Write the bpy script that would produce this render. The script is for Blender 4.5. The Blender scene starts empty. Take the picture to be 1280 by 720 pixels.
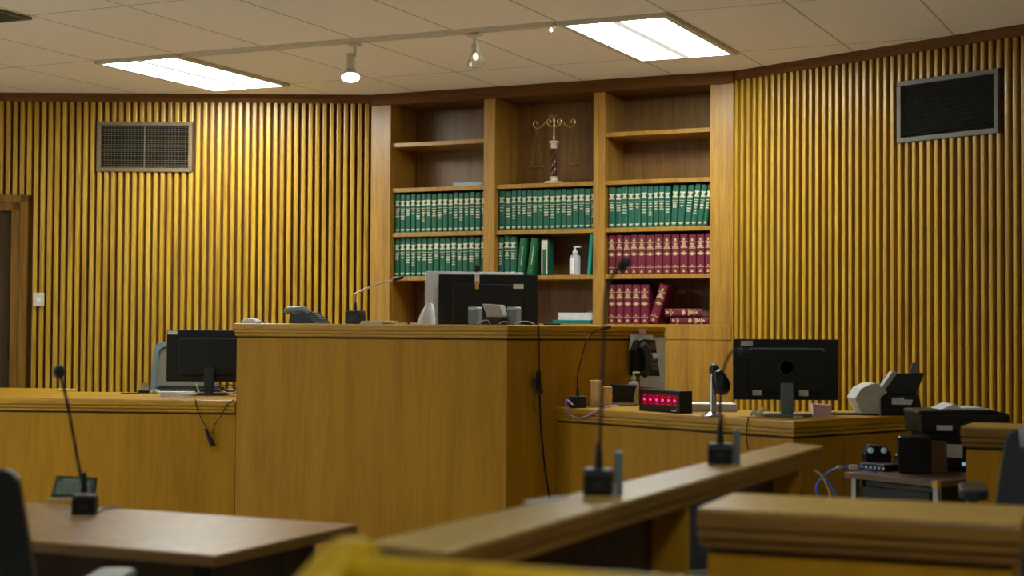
import bpy, bmesh, math, random
from mathutils import Matrix, Vector
random.seed(7)
S = bpy.context.scene
COL = S.collection
# ------------------------------------------------------------------ camera
F_PX, PITCH, ROLL, CAM_H = 1950.0, 0.02596, 0.0062, 1.25
cd = bpy.data.cameras.new('camera'); cam = bpy.data.objects.new('camera', cd); COL.objects.link(cam)
cd.sensor_width = 36.0; cd.lens = 36.0 * F_PX / 1280.0
cam.matrix_world = Matrix.Translation((0, 0, CAM_H)) @ Matrix.Rotation(math.pi / 2 + PITCH, 4, 'X') @ Matrix.Rotation(ROLL, 4, 'Z')
cd.dof.use_dof = True; cd.dof.focus_distance = 8.6; cd.dof.aperture_fstop = 3.0
cd.clip_start = 0.05; cd.clip_end = 100
S.camera = cam
# ------------------------------------------------------------------ world, exposure
w = bpy.data.worlds.new('world'); S.world = w; w.use_nodes = True
w.node_tree.nodes['Background'].inputs[0].default_value = (0.5, 0.45, 0.35, 1)
w.node_tree.nodes['Background'].inputs[1].default_value = 0.02
S.view_settings.view_transform = 'Standard'; S.view_settings.look = 'None'
S.view_settings.exposure = 0.12; S.view_settings.gamma = 1.0; S.view_settings.use_curve_mapping = False
TROFFER_POWER = 29.0        # radiance of the troffer lenses
LAMP_COLOR = (0.95, 1.0, 0.96)
CEIL = 2.854
# ------------------------------------------------------------------ geometry of the place
YAW = math.radians(24.94)
U = Vector((math.cos(YAW), -math.sin(YAW))); V = Vector((math.sin(YAW), math.cos(YAW)))
def ang(deg): a = math.radians(deg); return Vector((math.cos(a), -math.sin(a)))   # wall direction, going right and nearer
def ray(px, py):
    X, Y = px - 640, py - 360
    cr, sr = math.cos(ROLL), math.sin(ROLL)
    X, Y = X * cr + Y * sr, -X * sr + Y * cr
    c, s = math.cos(PITCH), math.sin(PITCH)
    return Vector((X, F_PX * c + Y * s, F_PX * s - Y * c))
def W(px, py, h):                      # point of the place at height h
    d = ray(px, py); t = (h - CAM_H) / d.z
    return Vector((d.x * t, d.y * t, h))
def D(px, py, y):                      # point of the place at depth y
    d = ray(px, py); t = y / d.y
    return Vector((d.x * t, y, CAM_H + d.z * t))
def hit(px, py, P, d):                 # along a vertical wall through P, direction d -> (s, z)
    r = ray(px, py)
    det = r.x * (-d.y) + r.y * d.x
    t = (P.x * (-d.y) + P.y * d.x) / det
    q = Vector((r.x * t, r.y * t))
    return (q - Vector((P.x, P.y))).dot(d), CAM_H + r.z * t
C1 = W(467.5, 119.5, CEIL).to_2d()
DL, DR = ang(-0.2), ang(49.9)
s2, _ = hit(917.5, 92, C1, U)
C2 = C1 + U * s2
# ------------------------------------------------------------------ materials
def mat(name, col, rough=0.5, metal=0.0, emit=None, estr=0.0, spec=0.5, noise=None, bump=0.0, trans=0.0, alpha=1.0):
    m = bpy.data.materials.new(name); m.use_nodes = True
    nt = m.node_tree; b = nt.nodes['Principled BSDF']
    b.inputs['Base Color'].default_value = (*col, 1); b.inputs['Roughness'].default_value = rough
    b.inputs['Metallic'].default_value = metal; b.inputs['Specular IOR Level'].default_value = spec
    if trans: b.inputs['Transmission Weight'].default_value = trans
    if emit: b.inputs['Emission Color'].default_value = (*emit, 1); b.inputs['Emission Strength'].default_value = estr
    tc = nt.nodes.new('ShaderNodeTexCoord'); n = nt.nodes.new('ShaderNodeTexNoise')
    n.inputs['Scale'].default_value = noise or 40.0; n.inputs['Detail'].default_value = 4
    nt.links.new(tc.outputs['Object'], n.inputs['Vector'])
    mx = nt.nodes.new('ShaderNodeMix'); mx.data_type = 'RGBA'; mx.blend_type = 'MULTIPLY'
    mx.inputs['Factor'].default_value = 0.35
    mx.inputs['A'].default_value = (*col, 1)
    nt.links.new(n.outputs['Fac'], mx.inputs['B'])
    g = nt.nodes.new('ShaderNodeGamma'); g.inputs[1].default_value = 1.0
    # keep the mean colour: brighten by the average loss
    g2 = nt.nodes.new('ShaderNodeMix'); g2.data_type = 'RGBA'; g2.blend_type = 'MULTIPLY'; g2.inputs['Factor'].default_value = 1
    g2.inputs['B'].default_value = (1.2, 1.2, 1.2, 1)
    nt.links.new(mx.outputs['Result'], g2.inputs['A']); nt.links.new(g2.outputs['Result'], b.inputs['Base Color'])
    if bump:
        bp = nt.nodes.new('ShaderNodeBump'); bp.inputs['Strength'].default_value = bump; bp.inputs['Distance'].default_value = 0.002
        nt.links.new(n.outputs['Fac'], bp.inputs['Height']); nt.links.new(bp.outputs['Normal'], b.inputs['Normal'])
    return m
def wood(name, light, mid, dark, rough=0.34, scale=(22, 22, 1.2), spec=0.5, fine=0.8):
    m = bpy.data.materials.new(name); m.use_nodes = True
    nt = m.node_tree; b = nt.nodes['Principled BSDF']; L = nt.links.new
    tc = nt.nodes.new('ShaderNodeTexCoord')
    mp = nt.nodes.new('ShaderNodeMapping'); mp.inputs['Scale'].default_value = scale
    L(tc.outputs['Object'], mp.inputs['Vector'])
    n1 = nt.nodes.new('ShaderNodeTexNoise'); n1.inputs['Scale'].default_value = 1.0; n1.inputs['Detail'].default_value = 5; n1.inputs['Roughness'].default_value = 0.62
    n1.inputs['Distortion'].default_value = 0.6
    L(mp.outputs['Vector'], n1.inputs['Vector'])
    r = nt.nodes.new('ShaderNodeValToRGB'); e = r.color_ramp.elements
    e[0].position = 0.30; e[0].color = (*dark, 1); e[1].position = 0.72; e[1].color = (*light, 1)
    x = e.new(0.5); x.color = (*mid, 1)
    L(n1.outputs['Fac'], r.inputs['Fac'])
    mp2 = nt.nodes.new('ShaderNodeMapping'); mp2.inputs['Scale'].default_value = tuple(s * (7 if s > 5 else 5) for s in scale)
    L(tc.outputs['Object'], mp2.inputs['Vector'])
    n2 = nt.nodes.new('ShaderNodeTexNoise'); n2.inputs['Scale'].default_value = 1.0; n2.inputs['Detail'].default_value = 3
    L(mp2.outputs['Vector'], n2.inputs['Vector'])
    r2 = nt.nodes.new('ShaderNodeValToRGB'); e2 = r2.color_ramp.elements
    e2[0].position = 0.35; e2[0].color = (0.72, 0.68, 0.62, 1); e2[1].position = 0.55; e2[1].color = (1, 1, 1, 1)
    L(n2.outputs['Fac'], r2.inputs['Fac'])
    mx = nt.nodes.new('ShaderNodeMix'); mx.data_type = 'RGBA'; mx.blend_type = 'MULTIPLY'; mx.inputs['Factor'].default_value = fine
    L(r.outputs['Color'], mx.inputs['A']); L(r2.outputs['Color'], mx.inputs['B'])
    L(mx.outputs['Result'], b.inputs['Base Color'])
    bp = nt.nodes.new('ShaderNodeBump'); bp.inputs['Strength'].default_value = 0.12; bp.inputs['Distance'].default_value = 0.001
    L(n2.outputs['Fac'], bp.inputs['Height']); L(bp.outputs['Normal'], b.inputs['Normal'])
    b.inputs['Roughness'].default_value = rough; b.inputs['Specular IOR Level'].default_value = spec
    return m
HL, HM, HD = (0.475, 0.245, 0.011), (0.425, 0.212, 0.009), (0.355, 0.168, 0.006)
M_panel = wood('oak_panel', HL, HM, HD, 0.42, (9, 9, 0.8), spec=0.22, fine=0.3)
M_batten = wood('oak_batten', (0.60, 0.37, 0.03), (0.48, 0.275, 0.020), (0.32, 0.16, 0.012), 0.32, (19, 19, 1.0), 0.6)
M_back = wood('dark_backing', (0.15, 0.066, 0.010), (0.12, 0.05, 0.008), (0.085, 0.034, 0.006), 0.55, spec=0.15)  # backing darker than the battens
M_reveal = mat('reveal_painted_shadow', (0.05, 0.022, 0.006), 0.7)  # near-black colour painting the shadow line under the cornices
M_trimh = wood(fine=0.45, name='oak_trim', light=(0.56, 0.315, 0.016), mid=(0.48, 0.255, 0.012), dark=(0.37, 0.185, 0.008), rough=0.36, scale=(3, 3, 60))
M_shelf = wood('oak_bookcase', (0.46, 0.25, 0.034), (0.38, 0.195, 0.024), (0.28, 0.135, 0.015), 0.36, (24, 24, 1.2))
M_inner = wood('oak_bookcase_back_shaded', (0.27, 0.135, 0.026), (0.22, 0.105, 0.02), (0.16, 0.072, 0.013), 0.4, (24, 24, 1.2), spec=0.45)  # same oak as the bookcase, coloured darker for the shade inside the bays
M_crown = wood('reddish_crown', (0.19, 0.078, 0.012), (0.15, 0.058, 0.009), (0.105, 0.038, 0.006), 0.5, (2, 2, 40), spec=0.2)
M_table = wood('table_laminate', (0.60, 0.40, 0.22), (0.54, 0.345, 0.185), (0.47, 0.29, 0.15), 0.3, (6, 6, 6))
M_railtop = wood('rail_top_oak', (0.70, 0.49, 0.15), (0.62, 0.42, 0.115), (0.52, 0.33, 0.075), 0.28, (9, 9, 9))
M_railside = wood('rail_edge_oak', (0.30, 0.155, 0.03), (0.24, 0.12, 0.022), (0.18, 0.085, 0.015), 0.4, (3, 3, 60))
M_pew = wood('golden_pew_oak', (0.66, 0.44, 0.012), (0.58, 0.37, 0.009), (0.48, 0.29, 0.007), 0.36, (5, 5, 5), spec=0.25)
M_block = wood('pale_wood', (0.88, 0.66, 0.36), (0.82, 0.6, 0.31), (0.74, 0.52, 0.25), 0.5, (30, 30, 3))
M_black = mat('black_plastic', (0.009, 0.011, 0.011), 0.38, spec=0.35)
M_blackg = mat('glossy_black_plastic', (0.006, 0.008, 0.008), 0.25, spec=0.35)
M_dark = mat('charcoal_plastic', (0.022, 0.029, 0.031), 0.45, spec=0.35)
M_grey = mat('grey_plastic', (0.16, 0.19, 0.2), 0.45)
M_teal = mat('grey_teal_plastic', (0.14, 0.20, 0.21), 0.4)
M_lgrey = mat('light_grey_plastic', (0.45, 0.46, 0.45), 0.45)
M_white = mat('white_plastic', (0.72, 0.74, 0.74), 0.45)
M_paper = mat('white_paper', (0.80, 0.80, 0.82), 0.8)
M_label = mat('sticker_paper', (0.62, 0.64, 0.62), 0.7)
M_ink = mat('printed_ink', (0.2, 0.2, 0.22), 0.8)
M_pink = mat('pink_note', (0.85, 0.42, 0.44), 0.8)
M_pinkpale = mat('pale_pink_note', (0.80, 0.58, 0.62), 0.8)
M_chrome = mat('chrome', (0.7, 0.72, 0.75), 0.18, 1.0)
M_gunmetal = mat('grey_metal', (0.28, 0.29, 0.3), 0.4, 0.8)
M_vent = mat('vent_frame_paint', (0.155, 0.105, 0.05), 0.6)
M_ventb = mat('vent_louver_paint', (0.12, 0.10, 0.065), 0.6)
M_ventr = mat('vent_frame_bronze', (0.11, 0.10, 0.08), 0.55)
M_ventdk = mat('dark_louver', (0.03, 0.028, 0.022), 0.5)
M_hole = mat('duct_black', (0.012, 0.012, 0.011), 0.8)
M_cream = mat('cream_enamel', (0.60, 0.55, 0.42), 0.4)
M_track = mat('track_enamel', (0.62, 0.55, 0.42), 0.5)
M_carpet = mat('beige_bounce_carpet', (0.60, 0.58, 0.54), 0.95, noise=300, bump=0.4)  # floor kept pale so it bounces light up to the ceiling
M_plaster = mat('cream_bounce_wall', (0.80, 0.78, 0.72), 0.8)  # unseen walls made pale to bounce more light into the room
M_green = mat('green_buckram', (0.006, 0.098, 0.056), 0.45, noise=200, bump=0.1)
M_green2 = mat('bright_green_cover', (0.008, 0.105, 0.035), 0.35)
M_tealbk = mat('teal_cover', (0.0, 0.24, 0.20), 0.4)
M_red = mat('maroon_buckram', (0.15, 0.007, 0.027), 0.45, noise=200, bump=0.1)
M_redblack = mat('maroon_side', (0.12, 0.006, 0.03), 0.5)
M_pages = mat('book_pages', (0.62, 0.56, 0.42), 0.8)
M_gold = mat('gilt_lettering', (0.62, 0.52, 0.25), 0.45, 0.0)
M_silver = mat('pale_lettering', (0.55, 0.52, 0.36), 0.5, 0.0)
M_brass = mat('aged_brass', (0.60, 0.43, 0.20), 0.3, 0.85)
M_copper = mat('dark_bronze', (0.10, 0.035, 0.018), 0.35, 0.5)
M_ivory = mat('ivory_stone', (0.66, 0.58, 0.42), 0.5)
M_blue = mat('blue_cable', (0.03, 0.15, 0.85), 0.4)
M_purple = mat('purple_cable', (0.42, 0.27, 0.62), 0.4)
M_yel = mat('yellow_cable', (0.55, 0.42, 0.12), 0.4)
M_chairgrey = mat('blue_grey_upholstery', (0.045, 0.06, 0.068), 0.85, noise=250, bump=0.2)
M_chairtop = mat('pale_grey_upholstery', (0.36, 0.43, 0.48), 0.6)
M_mesh = mat('chair_mesh', (0.20, 0.185, 0.14), 0.8, noise=500, bump=0.3)
M_meshdark = mat('dark_chair_mesh', (0.055, 0.05, 0.038), 0.8, noise=500, bump=0.3)
M_armpad = mat('worn_arm_pad', (0.33, 0.38, 0.38), 0.35)
M_signface = mat('sign_face', (0.10, 0.20, 0.21), 0.35)
M_signtext = mat('sign_lettering', (0.55, 0.72, 0.72), 0.5)
M_redwin = mat('red_window', (0.12, 0.0, 0.015), 0.25, emit=(0.55, 0.0, 0.03), estr=0.22)
M_led = mat('led_red', (0.5, 0.0, 0.05), 0.4, emit=(1.0, 0.02, 0.13), estr=3.2)
M_leddim = mat('led_dim', (0.4, 0.0, 0.05), 0.4, emit=(1.0, 0.0, 0.08), estr=0.55)
M_glow = mat('device_light', (0.4, 0.6, 0.6), 0.4, emit=(0.5, 0.8, 0.8), estr=0.08)
M_screen = mat('screen_glass', (0.02, 0.022, 0.025), 0.12)
M_diff = mat('troffer_lens', (0.8, 0.8, 0.8), 0.6, emit=LAMP_COLOR, estr=TROFFER_POWER)
M_diffmid = mat('troffer_center', (0.8, 0.8, 0.8), 0.6, emit=LAMP_COLOR, estr=0.45)
M_bulb = mat('lit_bulb', (0.9, 0.9, 0.9), 0.4, emit=(1.0, 0.92, 0.80), estr=18)
M_bulbdim = mat('bulb_core', (0.9, 0.9, 0.8), 0.3, emit=(1.0, 0.82, 0.5), estr=2.0)
M_glass = mat('lamp_glass', (0.85, 0.9, 0.92), 0.08, trans=0.9)
M_clear = mat('clear_bottle', (0.85, 0.88, 0.9), 0.15, trans=0.55)
M_card = mat('cardboard', (0.16, 0.085, 0.035), 0.8)
M_smalltop = wood('small_table_top', (0.15, 0.085, 0.038), (0.12, 0.066, 0.03), (0.09, 0.048, 0.02), 0.35, (6, 6, 6))
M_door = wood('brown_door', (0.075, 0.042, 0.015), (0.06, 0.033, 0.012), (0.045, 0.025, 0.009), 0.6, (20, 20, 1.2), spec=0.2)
M_casing = wood('door_casing_oak', (0.24, 0.125, 0.012), (0.19, 0.092, 0.009), (0.14, 0.064, 0.007), 0.45, spec=0.25)

# ceiling tiles: 0.61 x 1.22 panels with thin seams, in the room's own axes
M_ceil = bpy.data.materials.new('ceiling_tile'); M_ceil.use_nodes = True
nt = M_ceil.node_tree; b = nt.nodes['Principled BSDF']; b.inputs['Roughness'].default_value = 0.9
tc = nt.nodes.new('ShaderNodeTexCoord'); br = nt.nodes.new('ShaderNodeTexBrick')
br.offset = 0.0; br.squash = 1.0
for k, v in (('Scale', 1.0), ('Mortar Size', 0.0075), ('Mortar Smooth', 0.15), ('Bias', 0.0), ('Brick Width', 0.61), ('Row Height', 1.22)): br.inputs[k].default_value = v
br.inputs['Color1'].default_value = (0.88, 0.81, 0.72, 1); br.inputs['Color2'].default_value = (0.86, 0.79, 0.70, 1); br.inputs['Mortar'].default_value = (0.52, 0.45, 0.35, 1)
nt.links.new(tc.outputs['Object'], br.inputs['Vector'])
nz = nt.nodes.new('ShaderNodeTexNoise'); nz.inputs['Scale'].default_value = 120; nt.links.new(tc.outputs['Object'], nz.inputs['Vector'])
bp = nt.nodes.new('ShaderNodeBump'); bp.inputs['Strength'].default_value = 0.15; bp.inputs['Distance'].default_value = 0.003
nt.links.new(nz.outputs['Fac'], bp.inputs['Height']); nt.links.new(bp.outputs['Normal'], b.inputs['Normal'])
nt.links.new(br.outputs['Color'], b.inputs['Base Color'])
# ------------------------------------------------------------------ mesh helpers
MATS = {}
def thing(name, label, cat, loc, rotz=0.0, group=None):
    o = bpy.data.objects.new(name, None); COL.objects.link(o)
    o.empty_display_size = 0.05
    loc = Vector(loc) if len(loc) == 3 else Vector((loc[0], loc[1], 0))
    o.location = loc; o.rotation_euler = (0, 0, rotz)
    MATS[o.name] = Matrix.Translation(loc) @ Matrix.Rotation(rotz, 4, 'Z')
    o['label'] = label; o['category'] = cat
    if group: o['group'] = group
    return o
def tag(o, label, cat, group=None):
    o['label'] = label; o['category'] = cat
    if group: o['group'] = group
    return o
class MB:
    def __init__(s): s.v = []; s.f = []; s.M = Matrix.Identity(4)
    def add(s, vs, fs):
        n = len(s.v); s.v += [s.M @ Vector(p) for p in vs]; s.f += [tuple(i + n for i in f) for f in fs]; return s
    def box(s, x0, x1, y0, y1, z0, z1):
        x0, x1 = min(x0, x1), max(x0, x1); y0, y1 = min(y0, y1), max(y0, y1); z0, z1 = min(z0, z1), max(z0, z1)
        return s.add([(x0, y0, z0), (x1, y0, z0), (x1, y1, z0), (x0, y1, z0), (x0, y0, z1), (x1, y0, z1), (x1, y1, z1), (x0, y1, z1)],
                     [(0, 3, 2, 1), (4, 5, 6, 7), (0, 1, 5, 4), (1, 2, 6, 5), (2, 3, 7, 6), (3, 0, 4, 7)])
    def prism(s, poly, z0, z1):          # polygon in XY, extruded in z
        n = len(poly)
        a = sum(poly[i][0] * poly[(i + 1) % n][1] - poly[(i + 1) % n][0] * poly[i][1] for i in range(n))
        if a < 0: poly = poly[::-1]
        vs = [(p[0], p[1], z0) for p in poly] + [(p[0], p[1], z1) for p in poly]
        return s.add(vs, [tuple(range(n))[::-1], tuple(range(n, 2 * n))] + [(i, (i + 1) % n, (i + 1) % n + n, i + n) for i in range(n)])
    def slab(s, poly, y0, y1):           # polygon in XZ, extruded in y
        n = len(poly)
        a = sum(poly[i][0] * poly[(i + 1) % n][1] - poly[(i + 1) % n][0] * poly[i][1] for i in range(n))
        if a < 0: poly = poly[::-1]
        vs = [(p[0], y0, p[1]) for p in poly] + [(p[0], y1, p[1]) for p in poly]
        return s.add(vs, [tuple(range(n)), tuple(range(n, 2 * n))[::-1]] + [(i, i + n, (i + 1) % n + n, (i + 1) % n) for i in range(n)])
    def slabx(s, poly, x0, x1):          # polygon in YZ, extruded in x
        n = len(poly)
        a = sum(poly[i][0] * poly[(i + 1) % n][1] - poly[(i + 1) % n][0] * poly[i][1] for i in range(n))
        if a < 0: poly = poly[::-1]
        vs = [(x0, p[0], p[1]) for p in poly] + [(x1, p[0], p[1]) for p in poly]
        return s.add(vs, [tuple(range(n))[::-1], tuple(range(n, 2 * n))] + [(i, (i + 1) % n, (i + 1) % n + n, i + n) for i in range(n)])
    def tube(s, pts, r, n=8, smooth_path=True):
        pts = [Vector(p) for p in pts]
        if smooth_path and len(pts) > 2:
            q = []
            for i in range(len(pts) - 1):
                p0, p1, p2, p3 = pts[max(i - 1, 0)], pts[i], pts[i + 1], pts[min(i + 2, len(pts) - 1)]
                for k in range(6):
                    t = k / 6
                    q.append(0.5 * ((2 * p1) + (p2 - p0) * t + (2 * p0 - 5 * p1 + 4 * p2 - p3) * t * t + (3 * p1 - p0 - 3 * p2 + p3) * t ** 3))
            pts = q + [pts[-1]]
        rs = r if isinstance(r, (list, tuple)) else [r] * len(pts)
        if len(rs) != len(pts): rs = [rs[0] + (rs[-1] - rs[0]) * i / (len(pts) - 1) for i in range(len(pts))]
        vs = []; prev = None
        for i, p in enumerate(pts):
            t = (pts[min(i + 1, len(pts) - 1)] - pts[max(i - 1, 0)]).normalized()
            if prev is None:
                a = Vector((0, 0, 1)) if abs(t.z) < 0.9 else Vector((1, 0, 0))
                x = t.cross(a).normalized()
            else: x = (prev - t * prev.dot(t)).normalized()
            prev = x; y = t.cross(x)
            for k in range(n):
                c = 2 * math.pi * k / n
                vs.append(p + (x * math.cos(c) + y * math.sin(c)) * rs[i])
        m = len(pts)
        fs = [(i * n + k, i * n + (k + 1) % n, (i + 1) * n + (k + 1) % n, (i + 1) * n + k) for i in range(m - 1) for k in range(n)]
        fs += [tuple(range(n))[::-1], tuple(range((m - 1) * n, m * n))]
        return s.add(vs, fs)
    def lathe(s, prof, n=20, c=(0, 0, 0), axis=None):   # prof: (r, z)
        R = Matrix.Identity(3)
        if axis is not None: R = Vector((0, 0, 1)).rotation_difference(Vector(axis).normalized()).to_matrix()
        vs = []; c = Vector(c)
        for r, z in prof:
            for k in range(n):
                a = 2 * math.pi * k / n
                vs.append(c + R @ Vector((r * math.cos(a), r * math.sin(a), z)))
        m = len(prof)
        fs = [(i * n + k, i * n + (k + 1) % n, (i + 1) * n + (k + 1) % n, (i + 1) * n + k) for i in range(m - 1) for k in range(n)]
        fs += [tuple(range(n))[::-1], tuple(range((m - 1) * n, m * n))]
        return s.add(vs, fs)
    def sweep(s, path, prof):            # path: 2D points; prof: (out, z) closed; out is to the right of travel
        path = [Vector((p[0], p[1])) for p in path]; m = len(path); k = len(prof); vs = []
        def nrm(a, b): d = (b - a).normalized(); return Vector((d.y, -d.x))
        for i, p in enumerate(path):
            if i == 0: nn = nrm(path[0], path[1])
            elif i == m - 1: nn = nrm(path[-2], path[-1])
            else:
                a, b_ = nrm(path[i - 1], p), nrm(p, path[i + 1]); nn = (a + b_) / (1 + a.dot(b_))
            for o, z in prof: vs.append((p.x + nn.x * o, p.y + nn.y * o, z))
        fs = [(i * k + j, i * k + (j + 1) % k, (i + 1) * k + (j + 1) % k, (i + 1) * k + j) for i in range(m - 1) for j in range(k)]
        fs += [tuple(range(k))[::-1], tuple(range((m - 1) * k, m * k))]
        return s.add(vs, fs)
    def build(s, name, material, parent=None, label=None, bevel=0.0, smooth=False, world=False, sub=0, kind=None):
        me = bpy.data.meshes.new(name)
        vs = s.v
        if world and parent is not None:
            Mi = MATS[parent.name].inverted(); vs = [Mi @ p for p in vs]
        me.from_pydata([tuple(p) for p in vs], [], s.f); me.validate()
        bm = bmesh.new(); bm.from_mesh(me); bmesh.ops.recalc_face_normals(bm, faces=bm.faces); bm.to_mesh(me); bm.free()
        me.materials.append(material)
        o = bpy.data.objects.new(name, me); COL.objects.link(o)
        if parent is not None:
            o.parent = parent; MATS[o.name] = MATS[parent.name].copy()
        if smooth:
            for p in me.polygons: p.use_smooth = True
            try: me.set_sharp_from_angle(angle=math.radians(40))
            except Exception: pass
        if bevel:
            bv = o.modifiers.new('bevel', 'BEVEL'); bv.width = bevel; bv.segments = 2; bv.limit_method = 'ANGLE'; bv.angle_limit = math.radians(35)
        if label: o['label'] = label
        if kind: o['kind'] = kind
        return o
def single(mb, name, material, label, cat, group=None, base=None, **k):      # a thing that is one mesh
    if base is not None:
        t = Matrix.Translation(Vector(base)); mb.v = [t.inverted() @ p for p in mb.v]
    o = mb.build(name, material, **k)
    if base is not None: o.location = base
    return tag(o, label, cat, group)
def copy_tree(o, parent=None):
    c = o.copy(); COL.objects.link(c); c.parent = parent
    for ch in o.children: copy_tree(ch, c)
    return c
def structure(o): o['kind'] = 'structure'; return o
def arc(cx, cy, r, a0, a1, n=8): return [(cx + r * math.cos(math.radians(a0 + (a1 - a0) * i / n)), cy + r * math.sin(math.radians(a0 + (a1 - a0) * i / n))) for i in range(n + 1)]
def rrect(x0, x1, z0, z1, r, n=4): return arc(x1 - r, z1 - r, r, 0, 90, n) + arc(x0 + r, z1 - r, r, 90, 180, n) + arc(x0 + r, z0 + r, r, 180, 270, n) + arc(x1 - r, z0 + r, r, 270, 360, n)

# ------------------------------------------------------------------ room shell
LLEN, RLEN = 5.6, 6.0
PL = C1 - DL * LLEN; PR = C2 + DR * RLEN
PBL = PL - V * 15.5; 
tback = (PBL - PR).dot(V)
PBR = PR + V * tback
# corner order: PL -> C1 -> C2 -> PR -> PBR -> PBL
room = [PL, C1, C2, PR, PBR, PBL]
structure(MB().prism([tuple(p) for p in room], -0.05, 0.0).build('floor', M_carpet))
GO = Vector((-0.325, 8.368)) * (1.604 / 1.60380687)       # ceiling grid origin
cm = MB().prism([tuple(p) for p in room], CEIL, CEIL + 0.05)
CM = Matrix.Translation((GO.x, GO.y, 0)) @ Matrix.Rotation(-YAW, 4, 'Z')
cm.v = [CM.inverted() @ p for p in cm.v]
co = cm.build('ceiling', M_ceil); co.matrix_world = CM; structure(co)
def G(a, b_): return GO + U * (a * 0.61) + V * (b_ * 0.61)

def batten_wall(name, P, d, length, skips=(), hw=0.0125, z0=0.0, z1=CEIL):
    o = thing(name + '_root', '', '', (P.x, P.y, 0), -math.atan2(-d.y, d.x))
    M = MATS[o.name]; bpy.data.objects.remove(o)
    mb = MB(); mb.box(0, length, 0.020, 0.08, z0, z1)
    root = mb.build(name, M_back); root.matrix_world = M; structure(root); MATS[root.name] = M
    pt = 0.0485; n = int(length / pt); mb = MB()
    for i in range(n):
        x = (i + 0.5) * pt
        segs = [(z0, z1)]
        for (a, b_, c, e) in skips:
            if a < x < b_:
                segs = [q for s_ in segs for q in ((s_[0], min(s_[1], c)), (max(s_[0], e), s_[1])) if q[1] - q[0] > 0.01]
        for (za, zb) in segs:
            prof = [(x - hw, 0.021), (x - hw, -0.005), (x - hw + .002, -0.0085), (x - hw + .0075, -0.010), (x + hw - .0075, -0.010), (x + hw - .002, -0.0085), (x + hw, -0.005), (x + hw, 0.021)]
            mb.prism(prof, za, zb)
    mb.build('batten', M_batten, root)
    return root, M
# openings on the left wall
vL0, vLt = hit(122, 152, PL, DL); vL1, vLb = hit(240.5, 215.5, PL, DL)
dL0, dLt = hit(36, 244, PL, DL)
wl, ML = batten_wall('wall_left', PL, DL, LLEN, [(vL0, vL1, vLb, vLt), (dL0 - 1.10, dL0, 0.0, dLt)], 0.0145)
vR0, vRt = hit(1123.5, 103, C2, DR); vR1, _ = hit(1250.5, 90, C2, DR); _, vRb = hit(1123.5, 179.5, C2, DR)
wr, MR = batten_wall('wall_right', C2, DR, RLEN, [(vR0, vR1, vRb, vRt)])
MATS[wl.name] = ML; MATS[wr.name] = MR
for nm, a, b_ in (('wall_side_right', PR, PBR), ('wall_back', PBR, PBL), ('wall_side_left', PBL, PL)):
    d = (b_ - a).normalized(); n = Vector((-d.y, d.x))
    structure(MB().prism([tuple(a), tuple(b_), tuple(b_ + n * 0.06), tuple(a + n * 0.06)], 0, CEIL).build(nm, M_plaster))
nw = (-Vector((-U.y, U.x)))
structure(MB().prism([tuple(C1 + V * 0.40), tuple(C2 + V * 0.40), tuple(C2 + V * 0.46), tuple(C1 + V * 0.46)], 0, CEIL).build('wall_behind_bookcase', M_plaster))
# crown trim on both slatted walls
for nm, P, d, L_ in (('trim_1', PL, DL, LLEN), ('trim_2', C2, DR, RLEN)):
    q = P + d * L_
    structure(MB().sweep([P, q], [(0.0, CEIL), (0.03, CEIL), (0.026, CEIL - 0.03), (0.02, CEIL - 0.055), (0.0, CEIL - 0.06)]).build(nm, M_crown))
# door in the left wall
mb = MB(); cw = 0.11
mb.box(dL0 - cw, dL0, -0.028, 0.012, 0, dLt); mb.box(dL0 - 1.10, dL0 - 1.10 + cw, -0.028, 0.012, 0, dLt)
mb.box(dL0 - 1.10, dL0, -0.028, 0.012, dLt - cw, dLt)
mb.box(dL0 - cw * 0.45, dL0, -0.036, 0.012, 0, dLt); mb.box(dL0 - 1.10, dL0, -0.036, 0.012, dLt - cw * 0.45, dLt)
o = mb.build('trim_3', M_casing, bevel=0.004); o.matrix_world = ML; structure(o)
mb = MB(); mb.box(dL0 - 1.10 + cw, dL0 - cw, 0.002, 0.011, 0.005, dLt - cw)
o = mb.build('door_1', M_door); o.matrix_world = ML; structure(o); MATS[o.name] = ML
k = MB().lathe([(0.026, 0), (0.026, 0.006), (0.01, 0.01), (0.01, 0.035), (0.026, 0.045), (0.026, 0.06), (0.01, 0.066)], 16, (dL0 - 1.0 + cw, 0.004, 0.95), (0, -1, 0)).build('door_handle', M_gunmetal, o, smooth=True)

# ------------------------------------------------------------------ wall vents, switch
def vent(name, x0, x1, z0, z1, M, label, fm, lm, rot, nl, ang_open):
    base = M @ Vector((x0, 0, z0))
    t = thing(name, label, 'vent', base, rot)
    w_, h_ = x1 - x0, z1 - z0; fw = 0.028
    mb = MB()
    for (a, b_, c, e) in ((0, w_, 0, fw), (0, w_, h_ - fw, h_), (0, fw, fw, h_ - fw), (w_ - fw, w_, fw, h_ - fw)): mb.box(a, b_, -0.022, 0.012, c, e)
    mb.build('frame', fm, t, bevel=0.003)
    MB().box(fw, w_ - fw, 0.005, 0.0115, fw, h_ - fw).build('backing', M_hole, t)
    mb = MB(); n = nl
    for i in range(n):
        z = fw + (i + 0.5) * (h_ - 2 * fw) / n
        mb.slabx([(-0.016, z - ang_open), (-0.014, z - ang_open - 0.0018), (0.004, z + ang_open - 0.0018), (0.004, z + ang_open)], fw, w_ - fw)
    mb.build('louver', lm, t)
    if nl > 20: return
    mb = MB()
    mb.box(w_ / 2 - 0.004, w_ / 2 + 0.004, -0.018, 0.004, fw, h_ - fw)
    if nl < 20:
        for i in range(1, 26):
            x = fw + i * (w_ - 2 * fw) / 26; mb.box(x - 0.0012, x + 0.0012, -0.008, 0.004, fw, h_ - fw)
    mb.build('mullion', lm, t)
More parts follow.
